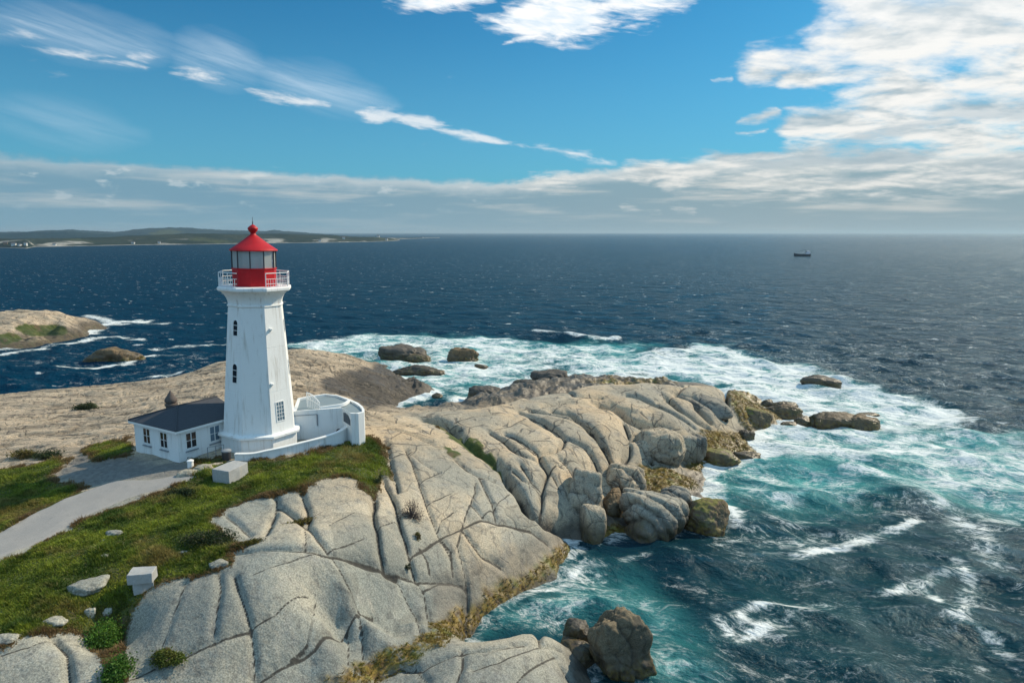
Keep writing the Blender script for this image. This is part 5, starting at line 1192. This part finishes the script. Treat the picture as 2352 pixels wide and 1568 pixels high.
for u, v, z, w, d, h, yw, wm, lb in [
  (31, 563, 6, 11, 8, 5, 10, M_HW, 'larger white house on the green shore near the left edge'), (45, 564, 4, 8, 7, 4, -20, M_HW, 'small white house right of the larger one near the left edge'), (12, 562, 5, 10, 8, 5, 30, M_HB, 'brown house on the green shore at the left edge'),
  (59, 562, 6, 7, 6, 5, 0, M_HW, 'white gabled house on the little point at far left'), (124, 563, 3, 9, 7, 4, 15, M_HW, 'white waterfront house right of the stony point'), (305, 559.5, 3, 10, 8, 4, 5, M_HW, 'white house at the waterline below the bare pale rocks'),
  (366, 561, 2, 9, 7, 4, 20, M_HW, 'low white boathouse touching the far water'), (868, 545, 11, 13, 10, 7, 0, M_HW, 'white house alone high on the far headland'), (790, 549, 9, 12, 10, 6, 20, M_HW, 'pale house halfway up the wooded far shore'),
  (889, 551, 4, 12, 9, 5, -10, M_HW, 'white shoreline house below the lone high house'), (972, 546.6, 3, 16, 9, 4, 0, M_HW, 'pale building at the end of the low spit'), (735, 555, 3, 10, 8, 5, 10, M_HW, 'pale house by the beach right of the lighthouse roof'), (997, 551.0, 2, 0, 0, 0, 0, None, None)]:
    if wm: far_house(u, v, z, w, d, h, yw, wm, lb)

# ------------------------------------------------------------------ boat
def boat():
    p_ = P(1842, 588.5, 0); L_ = 17.0
    e_ = empty('fishing_boat', p_, 'dark hulled fishing boat with pale wheelhouse far out on the open sea', 'boat', None, math.radians(6))
    M_HULL = simple_mat('dark_hull', (.030, .055, .075), .4); M_DECK = simple_mat('boat_deck', (.20, .22, .22), .7); M_CAB = simple_mat('cabin_paint', (.74, .68, .70), .5)
    secs = [(-8.3, .15, 2.9, -.2), (-7.4, .9, 2.7, -.6), (-5.5, 1.8, 2.4, -.7), (-2, 2.4, 2.1, -.7), (3, 2.5, 2.0, -.7), (6.2, 2.3, 2.1, -.7), (7.6, 2.0, 2.2, -.5)]
    bm = LB(); rings = []
    for x, hw, zt, zb in secs: rings.append([bm.verts.new(q_) for q_ in [(x, -hw, zt), (x+.25, -hw*.85, .4), (x+.4, -hw*.3, zb), (x+.4, hw*.3, zb), (x+.25, hw*.85, .4), (x, hw, zt)]])
    for a_, b_ in zip(rings, rings[1:]):
        for k in range(5): bm.faces.new([a_[k], a_[k+1], b_[k+1], b_[k]])
    bm.faces.new(rings[0]); bm.faces.new(rings[-1][::-1]); bm_obj('hull', bm, M_HULL, e_, auto=35)
    bm = LB(); vs = [[bm.verts.new((x, s_*hw*.93, zt-.55)) for s_ in (-1, 1)] for x, hw, zt, zb in secs]
    for a_, b_ in zip(vs, vs[1:]): bm.faces.new([a_[0], a_[1], b_[1], b_[0]])
    bm_obj('deck', bm, M_DECK, e_)
    bm = LB(); box(bm, 3.6, 7.2, -1.6, 1.6, 1.4, 3.5); box(bm, 4.2, 6.9, -1.3, 1.3, 3.5, 4.9); bmesh.ops.bevel(bm, geom=bm.edges[:], offset=.08, segments=1, affect='EDGES'); cb = bm_obj('wheelhouse', bm, M_CAB, e_)
    bm = LB(); box(bm, 4.14, 4.25, -1.1, 1.1, 3.95, 4.6); bm_obj('window', bm, M_PANE, cb)
    bm = LB(); tube(bm, (3.1, 0, 1.4), (3.1, 0, 6.6), .12); tube(bm, (3.1, 0, 6.2), (-1.6, 0, 4.2), .08); tube(bm, (3.1, 0, 6.5), (-8.1, 0, 2.9), .03); bm_obj('mast', bm, M_DARKF, e_)
boat()

# ------------------------------------------------------------------ grass, weed, shrubs
def leaf_mat(name, cols, rough=.75, scale=.6, rnd=.35):
    m, n, bs, pos = new_mat(name)
    f = n.noise(pos, scale, 5, .65); r = n.attr('rnd')
    c = n.mix(n.sstep(f, .36, .62), cols[0], cols[1])
    c = n.mix(n.math('MULTIPLY', n.sstep(n.noise(pos, scale*.55, 5, .65), .50, .66), .85), c, cols[2])
    c = n.mix(1.0, c, n_rgb(n, n.lin(r, 0, 1, 1-rnd, 1+rnd)), 'MULTIPLY')
    if len(cols) > 3: c = n.mix(n.sstep(r, .86, .95), c, cols[3])
    if len(cols) > 4: c = n.mix(n.sstep(n.math('ADD', n.attr('dry'), n.math('MULTIPLY', n.math('SUBTRACT', r, .5), .5)), .25, .75), c, cols[4])
    n.l.new(c, bs.inputs['Base Color']); bs.inputs['Roughness'].default_value = rough; bs.inputs['Specular IOR Level'].default_value = .25
    tl = n.add('ShaderNodeBsdfTranslucent'); n.l.new(c, tl.inputs[0]); mx = n.add('ShaderNodeMixShader'); mx.inputs[0].default_value = .35
    out = m.node_tree.nodes['Material Output']; n.l.new(bs.outputs[0], mx.inputs[1]); n.l.new(tl.outputs[0], mx.inputs[2]); n.l.new(mx.outputs[0], out.inputs[0])
    return m
def blades(name, pts3, mat, rs, hlo, hhi, wd, per, lean=.6, parent=None, hsc=None, dry=None):
    n_ = len(pts3); N = n_*per; base = np.repeat(pts3, per, 0)+np.concatenate([rs.randn(N, 2)*wd*2.2, np.zeros((N, 1))], 1)
    a = rs.rand(N)*2*np.pi; h = (hlo+(hhi-hlo)*rs.rand(N))*(np.repeat(hsc, per) if hsc is not None else 1); ln = lean*h*rs.rand(N)
    t = np.stack([np.cos(a), np.sin(a), 0*a], 1); s = np.stack([-np.sin(a), np.cos(a), 0*a], 1)*wd*(.6+.8*rs.rand(N))[:, None]
    base[:, 2] -= .03
    tip = base+t*ln[:, None]; tip[:, 2] += h; mid = base+t*(ln*.3)[:, None]; mid[:, 2] += h*.6
    co = np.stack([base-s, base+s, mid+s*.8, mid-s*.8, tip], 1).reshape(-1, 3)
    i = np.arange(N)*5; q = np.stack([i, i+1, i+2, i+3], 1); tr = np.stack([i+3, i+2, i+4, i+4], 1)
    me_f = np.concatenate([np.stack([i, i+1, i+2], 1), np.stack([i, i+2, i+3], 1), np.stack([i+3, i+2, i+4], 1)])
    r = np.repeat(np.repeat(rs.rand(n_), per)*.5+rs.rand(N)*.5, 5)
    at = dict(rnd=r)
    if dry is not None: at['dry'] = np.repeat(dry, per*5)
    return raw_mesh(name, co, me_f, mat, at, False)
M_GRASS = leaf_mat('grass_blades', [(.058, .105, .012), (.240, .285, .030), (.260, .200, .060), (.34, .30, .12), (.200, .130, .058)], .7, .55, .45)
rs = np.random.RandomState(11)
def scatter(mask, n_, xr, yr, thr=.4):
    x = xr[0]+(xr[1]-xr[0])*rs.rand(n_); y = yr[0]+(yr[1]-yr[0])*rs.rand(n_)
    j = np.clip(((x-gxs[0])/GS).astype(int), 0, len(gxs)-1); i = np.clip(np.searchsorted(gys, y), 0, len(gys)-1)
    k = mask[i, j] > thr+.3*(rs.rand(n_)-.5); x, y = x[k], y[k]
    return np.stack([x, y, head_h(x, y)], 1)
gp = np.concatenate([scatter(grass, 150000, (-40, -6), (20, 55)), scatter(grass, 60000, (-36, -8), (22, 40))])
u_, v_ = proj(gp[:, 0], gp[:, 1], gp[:, 2]); k_ = (u_ > -120) & (u_ < 2400) & (v_ < 1650) & ~on_path(gp[:, 0], gp[:, 1])
# keep clear of the buildings
k_ &= ~((np.hypot(gp[:, 0]-TXc, gp[:, 1]-TYc) < 2.75))
loc = (gp[:, :2]-np.array([-22.05, 43.45])) @ np.array([[ux.x, uy.x], [ux.y, uy.y]]); k_ &= ~((loc[:, 0] > -.1) & (loc[:, 1] > -.1) & (loc[:, 1] < W_+.1) & (loc[:, 0] < LEN))
gp = gp[k_]
hs_ = .45+1.9*np.clip(fbm(gp[:, 0]*.55, gp[:, 1]*.55, 4)+.30, 0, 1)**1.5
gsoft = blur(grass, it=60); j_ = np.clip(((gp[:, 0]-gxs[0])/GS).astype(int), 0, len(gxs)-1); i_ = np.clip(np.searchsorted(gys, gp[:, 1]), 0, len(gys)-1)
dry_ = np.clip(2.2*(.90-gsoft[i_, j_])+.9*fbm(gp[:, 0]*.35, gp[:, 1]*.35, 4), 0, 1)
g_ = blades('grass', gp, M_GRASS, rs, .09, .24, .016, 5, 1.1, hsc=hs_, dry=dry_); tag(g_, kind='stuff')
M_WEED = leaf_mat('rockweed', [(.120, .085, .014), (.210, .150, .022), (.120, .135, .020), (.06, .035, .012)], .45, .9, .5)
wp_ = scatter(alg, 130000, (-12, 34), (26, 84)); wp_ = wp_[wp_[:, 2] > -.15]
w_ = blades('rockweed', wp_, M_WEED, rs, .03, .10, .022, 7, 3.5); tag(w_, kind='stuff')
def bush(label, name, c_, r, nleaf, leaf, mat, seed, twig=None, group=None, cat='shrub', rz=0.0):
    rs2 = np.random.RandomState(seed); e_ = empty(name, c_, label, cat, group, math.radians(rz))
    nl = max(7, int(nleaf/90)); cl = rs2.randn(nl, 3); cl /= np.linalg.norm(cl, axis=1)[:, None]; cl *= (.35+.55*rs2.rand(nl))[:, None]; cl[:, 2] = np.abs(cl[:, 2])
    cl = cl*np.array(r); k = rs2.randint(0, nl, nleaf); p_ = cl[k]+rs2.randn(nleaf, 3)*np.array(r)*.20
    a = rs2.randn(nleaf, 3); a /= np.linalg.norm(a, axis=1)[:, None]; b = np.cross(a, rs2.randn(nleaf, 3)); b /= np.linalg.norm(b, axis=1)[:, None]
    s_ = leaf*(.6+.8*rs2.rand(nleaf))[:, None]; co = np.stack([p_-a*s_, p_+b*s_*.5, p_+a*s_, p_-b*s_*.5], 1).reshape(-1, 3)
    f = np.arange(nleaf*4).reshape(-1, 4); o_ = raw_mesh('foliage', co, f, mat, dict(rnd=np.repeat(rs2.rand(nl)[k]*.6+.4*rs2.rand(nleaf), 4))); o_.parent = e_
    bm = LB()
    for i in range(nl if twig is None else twig):
        q_ = Vector(cl[i % nl])*(1.0 if twig is None else 1.25); q_ += Vector(rs2.randn(3)*.12*r[0]); m_ = q_*.5+Vector((rs2.randn()*.05, rs2.randn()*.05, .05)); tube(bm, (0, 0, -.1), m_, .018, 4); tube(bm, m_, q_, .010, 4)
    bm_obj('twigs', bm, M_TWIG, e_); return e_
M_TWIG = simple_mat('twigs', (.11, .085, .075), .9)
M_LEAF = leaf_mat('bright_leaves', [(.045, .120, .016), (.100, .200, .026), (.065, .135, .020)], .6, 1.6, .5)
M_LEAFD = leaf_mat('dark_leaves', [(.024, .042, .014), (.042, .062, .022), (.070, .070, .035)], .7, 1.2, .5)
M_LEAFB = leaf_mat('bare_brown_leaves', [(.075, .055, .055), (.10, .08, .075), (.06, .05, .055)], .8, 1.2, .4)
M_TUFT = leaf_mat('golden_tuft', [(.085, .085, .018), (.140, .120, .025), (.110, .080, .030)], .8, 1.2, .5)
M_TUFTG = leaf_mat('green_tuft', [(.075, .110, .018), (.135, .165, .026), (.120, .120, .030)], .8, 1.5, .5)
def B3(u, v, dz=0.0): c_ = ghit(u, v); return (c_[0], c_[1], c_[2]+dz)
bush('bright green bush filling the gully beside the front dome, upper clump', 'shrub', B3(236, 1485), (.72, 1.15, .95), 6500, .055, M_LEAF, 1)
bush('bright green bush at the bottom of the gully, lower clump', 'shrub', B3(272, 1552), (.58, .85, .8), 4200, .055, M_LEAF, 2)
bush('dark green spreading shrub in the grass left of the upper dome', 'shrub', B3(478, 1240), (1.5, .8, .55), 3600, .05, M_LEAFD, 3)
bush('low dark shrub in the grass under the long slab bench', 'shrub', B3(420, 1135), (1.0, .55, .38), 1800, .05, M_LEAFD, 4)
bush('purplish brown leafless bush clinging to the granite slab', 'shrub', B3(946, 1188), (.85, .55, .95), 1500, .035, M_LEAFB, 5, 70)
bush('small dark shrub in the cleft at the edge of the grass', 'shrub', B3(865, 1110), (.38, .3, .55), 700, .04, M_LEAFD, 6)
bush('round green tuft growing on the front dome', 'grass tuft', B3(385, 1512), (.85, .45, .34), 3600, .05, M_TUFTG, 7, cat='tuft')
bush('long golden green tuft growing in the crack of the upper dome', 'grass tuft', B3(690, 1206), (1.45, .32, .32), 3600, .055, M_TUFT, 8, cat='tuft', rz=38)
bush('thin mossy tuft at the left foot of the upper dome', 'grass tuft', B3(575, 1250), (.95, .28, .22), 1600, .05, M_TUFT, 9, cat='tuft', rz=25)
bush('bright green tuft in the steep crack below the brown bush', 'grass tuft', B3(958, 1235), (.22, .25, .38), 500, .04, M_TUFT, 10, cat='tuft')
bush('little dark tuft at the bottom of the steep crack', 'grass tuft', B3(936, 1306), (.2, .2, .28), 350, .04, M_LEAFD, 11, cat='tuft')
bush('green bush alone on the bare slab behind the house', 'shrub', B3(202, 936), (1.3, .8, .55), 1400, .08, M_LEAFD, 12)
bush('ochre scrub on the slab at the far left', 'shrub', B3(55, 1050), (1.2, .8, .45), 1300, .07, M_TUFT, 13)
bush('dark scrub right of the ochre scrub on the slab', 'shrub', B3(112, 1048), (1.4, .7, .5), 1500, .07, M_LEAFD, 14)
bush('brown grass clump at the outer corner of the curved parapet', 'grass tuft', B3(820, 1012), (.7, .5, .5), 1500, .05, M_TUFT, 15, cat='tuft')
bush('low weedy clump against the house wall by the handrail', 'grass tuft', B3(455, 1062), (.8, .4, .35), 1200, .05, M_TUFT, 16, cat='tuft')

# ------------------------------------------------------------------ sea air
bm = bmesh.new(); box(bm, -31000, 31000, -4000, 31000, -4, 75); hz = bm_obj('haze', bm, bpy.data.materials.new('sea_haze'), None)
hm_ = hz.data.materials[0]; hm_.use_nodes = True; hm_.node_tree.nodes.clear(); n_ = NT(hm_.node_tree)
ho = n_.add('ShaderNodeOutputMaterial'); pv_ = n_.add('ShaderNodeVolumePrincipled'); pv_.inputs['Color'].default_value = (.52, .68, .78, 1); pv_.inputs['Density'].default_value = .00008; pv_.inputs['Anisotropy'].default_value = .2
n_.l.new(pv_.outputs[0], ho.inputs['Volume']); tag(hz, kind='stuff')
